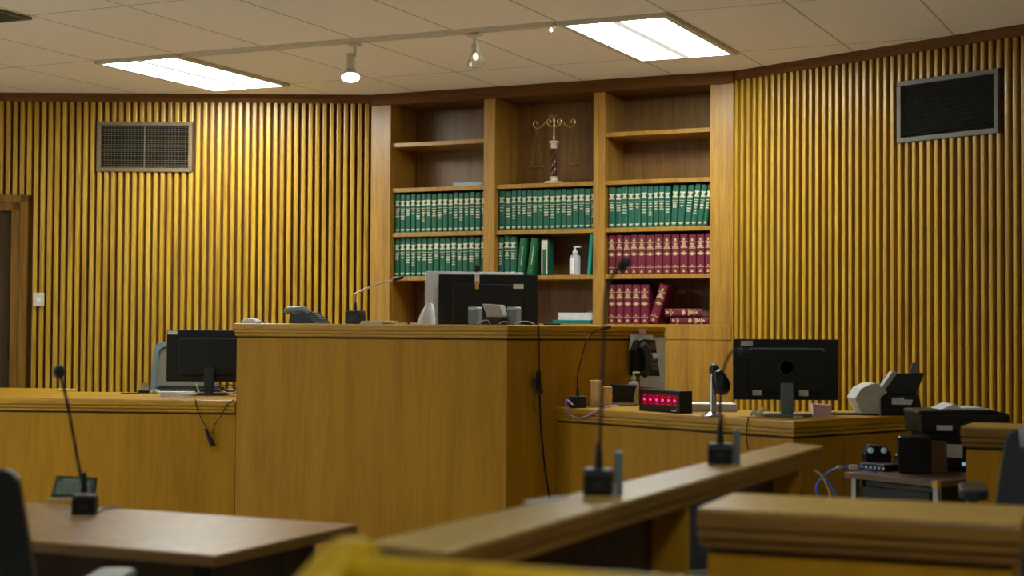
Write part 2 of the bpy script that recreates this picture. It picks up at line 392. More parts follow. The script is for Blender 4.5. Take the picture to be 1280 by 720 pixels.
rotL = math.atan2(DL.y, DL.x); rotR = math.atan2(DR.y, DR.x)
vent('wall_vent', vL0, vL1, vLb, vLt, ML, 'tan framed air return grille high on the left slatted wall above the low desk', M_vent, M_ventb, rotL, 19, 0.003)
vent('wall_vent', vR0, vR1, vRb, vRt, MR, 'dark bronze framed louvered vent high on the right slatted wall', M_ventr, M_ventdk, rotR, 24, 0.004)
a, zt = hit(42.5, 366, PL, DL); b_, zb = hit(56, 383, PL, DL)
t = thing('light_switch', 'small off-white switch plate on the left slatted wall beside the door', 'switch', ML @ Vector((a, 0, zb)), rotL)
MB().box(0, b_ - a, -0.026, -0.0152, 0, zt - zb).build('plate', M_cream, t, bevel=0.003)
MB().box((b_ - a) * .3, (b_ - a) * .7, -0.031, -0.026, (zt - zb) * .35, (zt - zb) * .65).build('rocker', M_white, t, bevel=0.002)

# ------------------------------------------------------------------ ceiling lights
def troffer(a, b_, label, lens=M_diff):
    p = G(a, b_); t = thing('ceiling_light', label, 'ceiling light', (p.x, p.y, CEIL - 0.02), -YAW, 'fluorescent troffers in the tile ceiling')
    w_, l_ = 0.61, 1.22; f = 0.036
    mb = MB()
    for (x0, x1, y0, y1) in ((0, w_, 0, f), (0, w_, l_ - f, l_), (0, f, f, l_ - f), (w_ - f, w_, f, l_ - f)): mb.box(x0, x1, y0, y1, 0.0, 0.0195)
    mb.build('frame', M_cream, t)
    MB().box(f, w_ * .46, f, l_ - f, 0.006, 0.0195).build('diffuser', lens, t)
    MB().box(w_ * .54, w_ - f, f, l_ - f, 0.006, 0.0195).build('diffuser', lens, t)
    MB().box(w_ * .46, w_ * .54, f, l_ - f, 0.004, 0.0195).build('center_strip', M_diffmid, t)
troffer(-4, 0, 'lit white fluorescent ceiling panel above the left slatted wall')
troffer(1, 0, 'lit white fluorescent ceiling panel above the bookcase, right of the track')
for (a, b_, l) in ((-4, -8, 'added ceiling panel brightening the room from outside the picture, left middle row'), (-9, -8, 'added ceiling panel brightening the room from outside the picture, far left middle row'),
                   (-9, -14, 'added ceiling panel brightening the room from outside the picture, far left rear row')):
    troffer(a, b_, l)  # unseen panels added to raise the room's brightness
M_diffweak = mat('dim_fill_lens', (0.8, 0.8, 0.8), 0.6, emit=LAMP_COLOR, estr=TROFFER_POWER * 0.42)  # dimmed lens for an unseen panel added to light the foreground
troffer(6, -11, 'added weaker ceiling panel outside the picture, brightening the pew and counsel table', M_diffweak)
# ceiling vent at the far left
p = W(-8, 17, CEIL).to_2d()
t = thing('ceiling_vent', 'dark ceiling air diffuser at the top left corner', 'vent', (p.x, p.y, CEIL - 0.014), -YAW)
mb = MB(); 
for (x0, x1, y0, y1) in ((-.3, .12, -.15, -.12), (-.3, .12, .12, .15), (-.3, -.27, -.12, .12), (.09, .12, -.12, .12)): mb.box(x0, x1, y0, y1, 0, 0.0135)
mb.build('frame', M_ventr, t)
MB().box(-.27, .09, -.12, .12, 0.009, 0.0135).build('backing', M_hole, t)
mb = MB()
for i in range(7): mb.box(-.27, .09, -.105 + i * .033, -.1 + i * .033, 0.001, 0.009)
mb.build('louver', M_ventb, t)
# light track
p0, p1 = G(-3.0, 0), G(1.0, 0)
L_ = (p1 - p0).length
t = thing('light_track', 'long beige ceiling light track running between the two fluorescent panels', 'light track', (p0.x, p0.y, CEIL), -YAW)
TR = t
prof = [(-0.018, 0), (-0.018, -0.022), (-0.007, -0.026), (-0.007, -0.02), (0.007, -0.02), (0.007, -0.026), (0.018, -0.022), (0.018, 0)]
MB().slabx(prof, 0.05, L_ - 0.06).build('rail', M_track, t)
MB().box(L_ - 0.06, L_ - 0.01, -0.021, 0.021, -0.03, 0).build('end_cap', M_cream, t, bevel=0.005)
MB().lathe([(0.004, 0), (0.009, 0.004), (0.010, 0.012), (0.006, 0.02), (0.002, 0.022)], 12, (L_ - 0.035, 0, -0.052)).build('indicator', M_bulbdim, t, smooth=True)
for px, py, lit in ((425.5, 48, 1), (571.5, 33, 0)):
    q = W(px, py, CEIL - 0.025).to_2d(); a = (q - p0).dot(U); q = p0 + U * a
    t = thing('track_lamp', 'lit cream spotlight hanging from the light track, left one of two' if lit else 'small clear glass spotlight hanging from the light track, right one of two', 'spotlight', (q.x, q.y, CEIL - 0.03), -YAW, 'spotlights on the ceiling track')
    MB().box(-0.035, 0.035, -0.019, 0.019, -0.012, -0.0005).build('adapter', M_track, t, bevel=0.003)
    MB().tube([(0, 0, -0.011), (0, 0, -0.07)], 0.009, 10).build('stem', M_cream, t, smooth=True)
    if lit:
        ax = Vector((0.22, -0.34, -1)).normalized(); c = Vector((-0.035, 0.01, -0.055))
        MB().tube([(0, 0, -0.068), (-0.03, 0.005, -0.068), (-0.034, 0.01, -0.075)], 0.008, 8).build('swivel', M_cream, t, smooth=True)
        MB().lathe([(0.012, 0), (0.024, 0.004), (0.026, 0.02), (0.026, 0.09), (0.03, 0.10), (0.028, 0.105)], 20, c, ax).build('lamp_housing', M_cream, t, smooth=True)
        MB().lathe([(0.022, 0.105), (0.036, 0.118), (0.05, 0.132), (0.052, 0.14), (0.05, 0.145)], 24, c, ax).build('reflector', M_cream, t, smooth=True)
        MB().lathe([(0.048, 0.1455), (0.05, 0.148), (0.03, 0.153), (0.005, 0.155)], 24, c, ax).build('bulb', M_bulb, t, smooth=True)
    else:
        ax = Vector((0.25, -0.3, -1)).normalized(); c = Vector((0, 0, -0.055))
        MB().lathe([(0.014, 0), (0.02, 0.006), (0.02, 0.045), (0.016, 0.05)], 18, c, ax).build('lamp_housing', M_cream, t, smooth=True)
        MB().lathe([(0.014, 0.05), (0.03, 0.07), (0.045, 0.105), (0.047, 0.12), (0.043, 0.12), (0.04, 0.105), (0.026, 0.073), (0.01, 0.055)], 24, c, ax).build('glass_shade', M_glass, t, smooth=True)
        MB().lathe([(0.004, 0.055), (0.014, 0.066), (0.016, 0.08), (0.009, 0.092), (0.002, 0.095)], 14, c, ax).build('bulb', M_bulbdim, t, smooth=True)

# ------------------------------------------------------------------ bookcase
def bs(px): return hit(px, 250, C1, U)[0]
BX = {k: bs(v) for k, v in dict(p0=467.5, a0=490.5, a1=606, b0=620.2, b1=743, c0=757.3, c1=889, p1=917.4).items()}
shz = [hit(490.5, y, C1, U)[1] for y in (179.4, 235.8, 291.3, 345.9)]
shz.append(hit(885, 405.5, C1, U)[1])
HEADZ = hit(495, 131.5, C1, U)[1]
DEP = 0.33
bk = thing('bookcase', 'built-in oak bookcase of three bays holding green and maroon law books', 'bookcase', (C1.x, C1.y, 0), -YAW)
BK = bk; BM = MATS[bk.name]
MB().box(BX['p0'] - 0.01, BX['a0'], -0.03, 0.0, 0, CEIL - 0.07).box(BX['p0'] - 0.01, BX['a0'], 0.0, DEP, 0, CEIL - 0.07).build('pilaster', M_shelf, bk, bevel=0.003)
MB().box(BX['c1'], BX['p1'] + 0.005, -0.03, 0.0, 0, CEIL - 0.07).box(BX['c1'], BX['p1'] + 0.005, 0.0, DEP, 0, CEIL - 0.07).build('pilaster', M_shelf, bk, bevel=0.003)
for a, b_ in (('a1', 'b0'), ('b1', 'c0')): MB().box(BX[a], BX[b_], -0.022, DEP, shz[4] - 0.03, HEADZ).build('divider', M_shelf, bk, bevel=0.002)
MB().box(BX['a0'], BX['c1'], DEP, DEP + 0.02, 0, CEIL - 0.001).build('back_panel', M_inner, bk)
MB().box(BX['p0'] - 0.012, BX['p1'] + 0.006, -0.045, DEP, HEADZ, CEIL - 0.001).build('header', M_crown, bk, bevel=0.003)
for bay in (('a0', 'a1'), ('b0', 'b1'), ('c0', 'c1')):
    for i, z in enumerate(shz[:4]):
        if bay[0] == 'b0' and i == 0: continue
        MB().box(BX[bay[0]], BX[bay[1]], -0.006 if 1 else 0, DEP, z - 0.028, z).build('shelf', M_shelf, bk, bevel=0.002)
MB().box(BX['a0'], BX['c1'], -0.026, DEP, shz[4] - 0.028, shz[4]).build('shelf', M_shelf, bk, bevel=0.003)
# base cabinet under the bottom shelf
bc = MB().box(BX['a0'], BX['c1'], -0.012, DEP, 0.0, shz[4] - 0.0285)
bc.box(BX['a0'], BX['c1'], -0.016, -0.012, shz[4] - 0.105, shz[4] - 0.10)
bc.build('base_panel', M_shelf, bk)
mb = MB()
mb.box(BX['c0'] + 0.0, BX['c1'] + 0.11, -0.0365, -0.0305, 0.0, shz[4] - 0.10)
mb.box(BX['c0'] + 0.0, BX['c1'] + 0.14, -0.0365, -0.0305, shz[4] - 0.096, shz[4] - 0.005)
mb.build('base_face', M_shelf, bk, bevel=0.001)

# books --------------------------------------------------------------
def book_proto(kind, t_, h_, seed):
    rnd = random.Random(seed)
    cover = {'green': M_green, 'red': M_red, 'plain': M_green2, 'cream': M_green}[kind]
    gold = M_gold if kind == 'red' else M_silver
    dep = 0.185
    o = bpy.data.objects.new('law_book', None)
    # cover: rounded spine + boards
    mb = MB()
    sp = [(-t_ / 2, 0.012), (-t_ / 2 * 0.8, 0.003), (-t_ * 0.2, 0.0), (t_ * 0.2, 0.0), (t_ / 2 * 0.8, 0.003), (t_ / 2, 0.012), (t_ / 2, dep), (t_ / 2 - 0.003, dep), (t_ / 2 - 0.003, 0.014), (-t_ / 2 + 0.003, 0.014), (-t_ / 2 + 0.003, dep), (-t_ / 2, dep)]
    mb.prism(sp, 0.0, h_)
    COL.objects.link(o); MATS[o.name] = Matrix.Identity(4)
    mb.build('cover', cover, o)
    MB().box(-t_ / 2 + 0.0032, t_ / 2 - 0.0032, 0.0145, dep - 0.006, 0.004, h_ - 0.004).build('pages', M_pages, o)
    mb = MB(); y0, y1 = -0.0014, 0.0006; w2 = t_ * 0.42
    def bar(z, hh, ww=w2, dx=0): mb.box(dx - ww, dx + ww, y0, y1, z, z + hh)
    if kind == 'green':
        z = h_ * 0.70                       # emblem band: solid band pinched in the middle
        bar(z, 0.006); bar(z + 0.030, 0.006); bar(z + 0.006, 0.005, w2 * .75); bar(z + 0.025, 0.005, w2 * .75); bar(z + 0.011, 0.014, w2 * .45)
        zz = h_ * 0.62
        n = rnd.choice((2, 3, 3, 4, 5))
        bar(zz, 0.0035)
        for i in range(n):
            zz -= rnd.uniform(0.014, 0.02)
            ww = w2 * rnd.uniform(.4, .95); hh = rnd.uniform(0.005, 0.010)
            bar(zz, hh, ww)
            if rnd.random() < .4: bar(zz - 0.006, 0.003, ww * .6)
        
    elif kind == 'red':
        bar(h_ * .80, 0.003, t_ * .46); bar(h_ * .645, 0.003, t_ * .46); bar(h_ * .50, 0.003, t_ * .46); bar(h_ * .17, 0.003, t_ * .46)
        for z, ww in ((.83, .25), (.855, .35), (.88, .2), (.67, .8), (.70, .6), (.73, .3), (.755, .5), (.47, .3), (.49, .6), (.515, .7), (.54, .3), (.21, .25), (.05, .4), (.075, .3), (.095, .2)):
            bar(h_ * z, 0.0045, w2 * ww)
    elif kind == 'plain':
        for i in range(16): bar(h_ * .28 + i * 0.0075, 0.0055, 0.0035 * rnd.uniform(.6, 1.2), 0.004)
    else:
        for q_ in ((-t_ * .48, -t_ * .32, .01, h_ * .97), (t_ * .3, t_ * .46, .01, h_ * .72), (-t_ * .32, t_ * .46, h_ * .72, h_ * .97)): mb.box(q_[0], q_[1], y0, y1, q_[2], q_[3])
    mb.build('spine_lettering', M_pages if kind == 'cream' else gold, o)
    mb = MB()
    if kind == 'green': bar(h_ * 0.075, 0.006, w2 * .8); bar(h_ * 0.05, 0.006, w2 * .4)
    elif kind == 'plain': bar(h_ * .12, 0.004, w2 * .4)
    if mb.v: mb.build('spine_foot_mark', gold, o)
    return o
def place(o, s_, z, lean=0.0, y=0.02, label='', group=None, sx=1.0, sz=1.0, M=None):
    o.matrix_world = (M or (BM @ Matrix.Translation((s_, y, z + .0008)) @ Matrix.Rotation(lean, 4, 'Y'))) @ Matrix.Diagonal((sx, 1, sz, 1))
    o['label'] = label; o['category'] = 'book'
    if group: o['group'] = group
protoG = [book_proto('green', 0.042, 0.262, i) for i in range(6)]
protoR = [book_proto('red', 0.060, 0.252, i) for i in range(2)]
used = set()
def newbook(pool, i):
    p = pool[i % len(pool)]
    if p.name in used: return copy_tree(p)
    used.add(p.name); return p
ORD = ['first', 'second', 'third', 'fourth', 'fifth', 'sixth', 'seventh', 'eighth', 'ninth', 'tenth', 'eleventh', 'twelfth', 'thirteenth', 'fourteenth', 'fifteenth', 'sixteenth', 'seventeenth']
def row(pool, pxs, z, desc, group, leans=None, thick=0.042, edges=None, seed=0):
    xs = [bs(p) for p in pxs]; n = len(xs)
    for i, x in enumerate(xs):
        l_ = x - (xs[i] - xs[i - 1]) / 2 if i else edges[0]
        r_ = x + (xs[i + 1] - x) / 2 if i < n - 1 else edges[1]
        if i == 0: l_ = edges[0]
        tw = (r_ - l_) * 0.975
        o = newbook(pool, (i * 5 + seed) % 7)
        ln = leans[i] if leans else 0.0
        place(o, (l_ + r_) / 2 + (0 if ln == 0 else -0.0), z + (abs(math.sin(ln)) * tw / 2), ln, y=0.022, label='%s %s' % (ORD[i], desc), group=group, sx=tw / (0.042 if pool is protoG else 0.060) * (math.cos(ln) if ln else 1), sz=1.0 + 0.012 * math.sin(i * 2.3 + seed))
sc = lambda lst, x0, s_: [x0 + v / s_ for v in lst]
g1 = sc([68, 98, 128, 157, 187, 216, 245, 277, 308, 341, 371, 400, 430, 462, 493, 527, 560], 480, 4.557)
row(protoG, g1, shz[1 + 1], 'green law book from the left on the left bay\'s upper book shelf', 'green law books, upper shelf of the left bay', edges=(BX['a0'] + .004, BX['a1'] - .002), seed=1)
g2 = sc([665, 700, 733, 761, 790, 820, 853, 883, 915, 953, 985, 1015, 1047, 1083, 1118, 1152, 1186], 480, 4.557)
row(protoG, g2, shz[2], 'green law book from the left on the shelf below the scales', 'green law books, shelf below the scales', edges=(BX['b0'] + .004, BX['b1'] - .002), seed=2)
g3 = sc([445, 490, 530, 570, 615, 660, 702, 737, 775, 815, 855, 903, 948, 990, 1028, 1070], 680, 5.333)
row(protoG, g3, shz[2], 'green law book from the left on the right bay\'s shelf above the maroon row', 'green law books, right bay', edges=(BX['c0'] + .008, BX['c1'] - .034), seed=3,
    leans=[0] * 10 + [0.05, 0.07, 0.10, 0.115, 0.125, 0.13])
g4 = sc([68, 99, 130, 160, 192, 223, 256, 290, 328, 360, 388, 424, 457, 490, 525, 560], 480, 4.557)
row(protoG, g4, shz[3], 'green law book from the left on the left bay\'s lower book shelf', 'green law books, lower shelf of the left bay', edges=(BX['a0'] + .004, BX['a1'] - .002), seed=4)
g5 = sc([659, 694, 729], 480, 4.557)
row(protoG, g5, shz[3], 'green law book from the left on the centre bay\'s half-empty shelf', 'upright green law books on the half-empty shelf', edges=(BX['b0'] + .004, bs(480 + 748 / 4.557)), seed=5)
r1 = sc([445, 495, 543, 593, 643, 700, 757, 812, 868, 925, 982, 1037, 1092], 680, 5.333)
row(protoR, r1, shz[3], 'maroon law book from the left in the full maroon row', 'maroon law books, full row', edges=(BX['c0'] + .006, BX['c1'] - .003))
xr = [bs(700 + v / 5.8) for v in (342, 398, 456, 516, 577, 640)]
for i in range(5):
    o = newbook(protoR, i); tw = (xr[i + 1] - xr[i]) * .98
    place(o, (xr[i] + xr[i + 1]) / 2, shz[4], 0, label='%s upright maroon law book from the left on the bottom right shelf' % ORD[i], group='upright maroon law books on the bottom shelf', sx=tw / 0.06)
o = newbook(protoR, 0); place(o, bs(816.2), shz[4] + 0.0095, 0.31, y=0.0, label='maroon law book leaning to the right on the bottom right shelf', sx=0.058 / 0.06)
# lying pair
o = newbook(protoR, 1)
place(o, 0, 0, M=BM @ Matrix.Translation((bs(838), 0.008, shz[4] + 0.024)) @ Matrix.Rotation(math.pi / 2, 4, 'Y') @ Matrix.Rotation(0, 4, 'Z'), sx=0.78, sz=1.0, label='maroon law book lying flat at the bottom of the two-book stack')
o = newbook(protoR, 1)
place(o, 0, 0, M=BM @ Matrix.Translation((bs(831.5), -0.005, shz[4] + 0.0485 + 0.026)) @ Matrix.Rotation(math.pi / 2, 4, 'Y'), sx=0.82, sz=0.97, label='maroon law book lying on top of the two-book stack')
# two plain green binders leaning, a cream and green book
pp = book_proto('plain', 0.052, 0.245, 5)
place(pp, bs(648.5), shz[3] + 0.004, 0.10, label='left one of two bright green books leaning right on the half-empty shelf', group='leaning bright green books')
p2 = copy_tree(pp); place(p2, bs(661.0), shz[3] + 0.004, 0.13, label='right one of two bright green books leaning right on the half-empty shelf', group='leaning bright green books')
pc = book_proto('cream', 0.045, 0.236, 5)
place(pc, bs(679.5), shz[3] + 0.0008, 0.0, label='cream edged book with a dark green spine patch beside the leaning green books'); pc.scale.y = .5
# teal thin folder
t = thing('folder', 'thin teal folder standing at the right end of the half-empty shelf', 'folder', BM @ Vector((bs(735.6), 0.012, shz[3] + 0.002)), -YAW)
mb = MB(); mb.M = Matrix.Rotation(0.07, 4, 'Y'); mb.slab(rrect(-0.011, 0.011, 0, 0.262, 0.002, 2), 0, 0.2); mb.build('cover', M_tealbk, t)
mb = MB(); mb.M = Matrix.Rotation(0.07, 4, 'Y'); mb.box(-0.008, 0.008, 0.004, 0.203, 0.003, 0.257); mb.build('pages', M_paper, t)
# hand sanitizer bottle
def pump_bottle(p, r, h, label, body=M_clear, rot=-YAW):
    t = thing('pump_bottle', label, 'pump bottle', p, rot)
    MB().lathe([(r * .9, 0), (r, 0.004), (r, h * .62), (r * .85, h * .68), (r * .4, h * .72), (r * .38, h * .75)], 18).build('bottle', body, t, smooth=True)
    MB().lathe([(r * .42, h * .75), (r * .45, h * .755), (r * .45, h * .84), (r * .2, h * .86), (r * .17, h * .95)], 16).build('collar', M_white, t, smooth=True)
    MB().box(-r * .25, r * 1.1, -r * .22, r * .22, h * .95, h).build('pump_head', M_white, t, bevel=0.002)
    lb = MB(); n = 10
    pts = [(r * 1.02 * math.cos(math.radians(a_)), r * 1.02 * math.sin(math.radians(a_))) for a_ in range(190, 290, 10)]
    lb.prism(pts + [(x * .99, y * .99) for x, y in pts[::-1]], h * .06, h * .58); lb.build('sticker', M_paper, t)
    return t
pump_bottle(BM @ Vector((bs(713.3), 0.08, shz[3] + .0008)), 0.036, 0.19, 'clear hand sanitizer pump bottle with a white label on the half-empty shelf')
# flat pale folder on the left bay's upper shelf
t = thing('flat_folder', 'thin pale teal folder lying on the left bay shelf above the green books', 'folder', BM @ Vector((bs(583), 0.1, shz[1] + .0008)), -YAW)
MB().box(-0.115, 0.115, -0.08, 0.15, 0.0, 0.004).box(-0.115, 0.115, -0.08, 0.15, 0.026, 0.03).box(0.111, 0.115, -0.08, 0.15, 0.004, 0.026).build('cover', M_teal, t)
MB().box(-0.113, 0.11, -0.078, 0.148, 0.0045, 0.0255).build('pages', mat('folder_pages', (0.34, 0.42, 0.40), 0.7), t)
# papers on green folder on the bottom centre shelf
t = thing('file_folder', 'green file folder under white papers on the centre bay\'s bottom shelf', 'folder', BM @ Vector((bs(715), 0.1, shz[4] + .0008)), -YAW)
MB().box(-0.135, 0.135, -0.09, 0.14, 0.012, 0.024).box(-0.13, 0.13, -0.085, 0.14, 0, 0.012).build('cover', M_tealbk, t)
t = thing('paper_stack', 'white paper stack on the green folder in the centre bay\'s bottom shelf', 'papers', BM @ Vector((bs(719), 0.1, shz[4] + 0.0252)), -YAW)
mb = MB()
for i in range(9):
    dx = random.uniform(-.004, .004); mb.box(-0.12 + dx, 0.12 + dx, -0.08 + dx, 0.13, i * .0052, i * .0052 + .0046)
mb.build('sheets', M_paper, t)
MB().tube([(0.08, -0.078, 0.048), (0.105, -0.08, 0.058), (0.118, -0.08, 0.05)], 0.003, 6).build('clip', M_grey, t)

# scales of justice --------------------------------------------------------------
sx0 = bs(684.5); t = thing('balance_scale', 'brass scales of justice statuette with twisted bronze column on the centre shelf', 'statuette', BM @ Vector((sx0, 0.10, shz[1] + .0008)), -YAW)
K = 0.0056 * 1.02   # metres per photo pixel at this shelf
MB().lathe([(0.066, 0), (0.066, 0.010), (0.06, 0.016), (0.05, 0.018)], 28).build('base', M_ivory, t, smooth=True)
MB().lathe([(0.03, 0.018), (0.026, 0.03), (0.028, 0.036), (0.021, 0.045), (0.024, 0.05)], 18).build('column_foot', M_ivory, t, smooth=True)
mb = MB()
for k_ in range(3):
    pts = [(0.010 * math.cos(k_ * 2.094 + z * 38), 0.010 * math.sin(k_ * 2.094 + z * 38), z) for z in [0.048 + i * 0.0055 for i in range(34)]]
    mb.tube(pts, 0.0125, 8, smooth_path=False)
mb.build('column', M_copper, t, smooth=True)
MB().lathe([(0.018, 0.232), (0.024, 0.236), (0.022, 0.262), (0.026, 0.272), (0.034, 0.276), (0.034, 0.284), (0.012, 0.29)], 18).build('capital', M_ivory, t, smooth=True)
mb = MB(); mb.lathe([(0.010, 0.288), (0.006, 0.30), (0.009, 0.315), (0.005, 0.33), (0.006, 0.37), (0.010, 0.385), (0.006, 0.40), (0.011, 0.425), (0.004, 0.452)], 12)
mb.lathe([(0.002, 0.452), (0.012, 0.458), (0.030, 0.455), (0.036, 0.448), (0.034, 0.444)], 16)
mb.build('stem', M_brass, t, smooth=True)
mb = MB()
for sg in (-1, 1):
    mb.tube([(0, 0, 0.392), (sg * 0.022, 0, 0.382), (sg * 0.045, 0, 0.395), (sg * 0.052, 0, 0.418), (sg * 0.04, 0, 0.432), (sg * 0.027, 0, 0.424), (sg * 0.027, 0, 0.408)], 0.0045, 6)
    mb.tube([(sg * 0.03, 0, 0.388), (sg * 0.058, 0, 0.412), (sg * 0.085, 0, 0.388), (sg * 0.115, 0, 0.374), (sg * 0.142, 0, 0.384), (sg * 0.150, 0, 0.408), (sg * 0.138, 0, 0.423), (sg * 0.122, 0, 0.412), (sg * 0.126, 0, 0.400)], [0.0055, 0.0035], 6)
    mb.tube([(0, 0, 0.44), (sg * 0.02, 0, 0.462), (sg * 0.036, 0, 0.452)], 0.0035, 6)
mb.build('beam', M_brass, t, smooth=True)
for sg, dz in ((-1, 0.112), (1, 0.118)):
    cx = sg * 0.132
    pan = MB().lathe([(0.004, dz - 0.007), (0.03, dz - 0.005), (0.048, dz + 0.003), (0.050, dz + 0.005), (0.046, dz + 0.0045), (0.003, dz - 0.003)], 22, (cx, 0, 0)).build('pan', M_brass, t, smooth=True)
    mb = MB()
    for a_ in (30, 150, 270):
        mb.tube([(cx + 0.047 * math.cos(math.radians(a_)), 0.047 * math.sin(math.radians(a_)), dz + 0.004), (cx, 0, 0.375)], 0.0003, 4)
    mb.build('chain', M_brass, pan)

# ------------------------------------------------------------------ judge's bench
CORN = 0.068
def cornice(path, top, name='cornice', parent=None, m=M_trimh, o=0.016, c=CORN):
    prof = [(-0.04, top - 0.0005), (o - .007, top), (o - .003, top - .0015), (o - .0008, top - .005), (o, top - .009), (o, top - .42 * c), (o - .008, top - .45 * c), (o - .008, top - .50 * c), (o - .001, top - .54 * c), (o - .001, top - .68 * c), (o - .010, top - .72 * c), (o - .010, top - .77 * c), (o - .004, top - .80 * c), (o - .006, top - .92 * c), (o - .014, top - .98 * c), (-.002, top - c), (-0.04, top - c)]
    MB().sweep(path, [(-0.039, top - c - .0002), (-.007, top - c - .0002), (-.007, top - c - .0088), (-0.039, top - c - .0088)]).build('reveal_shade_strip', M_reveal, parent, world=True)  # dark recessed strip painting the shadow below the moulding
    return MB().sweep(path, prof).build(name, m, parent, world=True)
BT = 1.268
F0 = D(634, 405.4, 7.6).to_2d()                       # front right corner
sF, _ = hit(296, 430, F0, U); F1 = F0 + U * sF        # front left corner
SIDE = Vector((math.cos(math.radians(40)), math.sin(math.radians(40))))
sE, _ = hit(829, 440, F0, SIDE); F2 = F0 + SIDE * sE
F3 = F1 + Vector((0.13, 1.6))
bench = thing('judge_bench', 'tall oak judge\'s bench with moulded edge in front of the bookcase', 'judge\'s bench', (F0.x, F0.y, 0))
path = [F3, F1, F0, F2]
MB().sweep(path[:3], [(0, 0), (0, BT - CORN - .009), (-0.04, BT - CORN - .009), (-0.04, 0)]).build('front_panel', M_panel, bench, world=True)
MB().sweep([F0 - SIDE * 0.0 , F2], [(0, 0), (0, BT - CORN - .009), (-0.04, BT - CORN - .009), (-0.04, 0)]).build('side_panel', M_panel, bench, world=True)
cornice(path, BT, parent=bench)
MB().sweep(path, [(-0.0405, BT), (-0.0405, BT - 0.03), (-0.20, BT - 0.03), (-0.20, BT)]).build('ledge', M_trimh, bench, world=True)
WS = BT - 0.20                                       # lower work surface behind the ledge
nU = V
def off(p, a, b_): return p + U * a + V * b_
wsp = [F1 + Vector((0.05, 0.05)), off(F0, -0.05, 0.06), F2 + Vector((-0.08, 0.03)), F2 + Vector((-0.75, 0.15)), F1 + Vector((0.05, 0.95))]
MB().prism([tuple(p) for p in wsp], WS - 0.03, WS).build('work_surface', M_trimh, bench, world=True)
for p in (wsp[3], wsp[4]):
    pass
MB().prism([tuple(wsp[3]), tuple(wsp[3] + Vector((0.04, 0))), tuple(wsp[3] + Vector((0.04, -0.3))), tuple(wsp[3] + Vector((0, -0.3)))], 0, WS - 0.03).build('support', M_panel, bench, world=True)
MB().prism([tuple(wsp[4]), tuple(wsp[4] + Vector((0.04, 0))), tuple(wsp[4] + Vector((0.04, -0.3))), tuple(wsp[4] + Vector((0, -0.3)))], 0, WS - 0.03).build('support', M_panel, bench, world=True)

# ------------------------------------------------------------------ monitors
def monitor_back(p, w_, h_, zbot, rot, label, body=M_black, ridge=True, stickers=(), base_z=0.0, stand=M_dark, extras=None, depth=0.045, basew=0.11):
    # p: foot on its surface; the screen's back faces the camera (-y)
    t = thing('monitor', label, 'monitor', p, rot)
    z0, z1 = zbot, zbot + h_
    bd = MB(); bd.slab(rrect(-w_ / 2, w_ / 2, z0, z1, 0.006), 0.0, 0.022); bd.build('screen_housing', body, t, bevel=0.002)
    MB().box(-w_ / 2 + .012, w_ / 2 - .012, 0.0221, 0.0235, z0 + .018, z1 - .012).build('screen', M_screen, t)
    mb = MB(); mb.slab(rrect(-w_ * .36, w_ * .36, z0 + h_ * .12, z1 - h_ * .16, 0.02), -0.014, 0.0); mb.build('rear_cover', body, t, bevel=0.006)
    if ridge: MB().slab(rrect(-w_ * .34, w_ * .34, z1 - h_ * .19, z1 - h_ * .145, 0.005), -0.019, -0.0142).build('rear_ridge', stand, t, bevel=0.002)
    MB().slab(rrect(-.028, .028, 0.012, z0 + h_ * .28, .006), -0.034, -0.0145).build('stand_neck', stand, t, bevel=0.003)
    MB().prism([(basew * math.cos(a_ * .2618), -0.005 + .085 * math.sin(a_ * .2618)) for a_ in range(24)], 0, 0.012).build('stand_base', stand, t, bevel=0.003)
    for (sx_, sz_, sw, sh) in stickers:
        MB().box(sx_, sx_ + sw, -0.0030 if abs(sx_) > w_ * .36 or sz_ > z1 - h_ * .16 or sz_ + sh < z0 + h_ * .12 else -0.0160, 0.0 if abs(sx_) > w_ * .36 or sz_ > z1 - h_ * .16 or sz_ + sh < z0 + h_ * .12 else -0.0142, sz_, sz_ + sh).build('sticker', M_label, t)
    return t
# judge's computer
cJ = D(610, 380, 8.30)
def rel(px, y, c): return (px - 640) / F_PX * y - c.x
wJ = (672 - 548) / F_PX * 8.30
zt = D(610, 343.5, 8.30).z
mj = monitor_back((cJ.x, 8.30, WS + .0008), wJ, 0.315, zt - 0.315 - WS, 0.0, 'black monitor seen from behind on the judge\'s bench, front one of two', stand=M_dark, ridge=False,
                  stickers=[(D(641.5, 360, 8.3).x - cJ.x, D(641, 361, 8.3).z - WS, 0.055, 0.024)])
w2 = (660 - 535) / F_PX * 8.62
c2 = D(598, 380, 8.62); zt2 = D(598, 340, 8.62).z
monitor_back((c2.x - 0.02, 8.62, WS + .0008), w2, 0.33, zt2 - 0.33 - WS, math.radians(14), 'silver framed monitor standing behind the front one on the judge\'s bench', body=M_lgrey, ridge=False)
# webcam on the front monitor
p = D(596.5, 343.5, 8.31)
t = thing('webcam', 'black webcam with a white and orange clip on the judge\'s monitor', 'webcam', (p.x, 8.305, zt + .0015), 0)
MB().box(-0.018, 0.018, -0.004, 0.02, 0.0, 0.012).box(-0.012, 0.012, -0.0255, -0.0215, -0.05, 0.0).box(-0.012, 0.012, -0.0255, -0.003, 0.0, 0.006).build('clip', M_white, t, bevel=0.002)
MB().box(-0.010, 0.010, -0.0275, -0.0257, -0.078, -0.035).build('tag', mat('orange_tag', (0.62, 0.32, 0.05), 0.6), t)
MB().lathe([(0.006, 0), (0.018, 0.004), (0.022, 0.02), (0.017, 0.036), (0.006, 0.042)], 16, (0, 0.006, 0.0125)).build('camera_body', M_black, t, smooth=True)
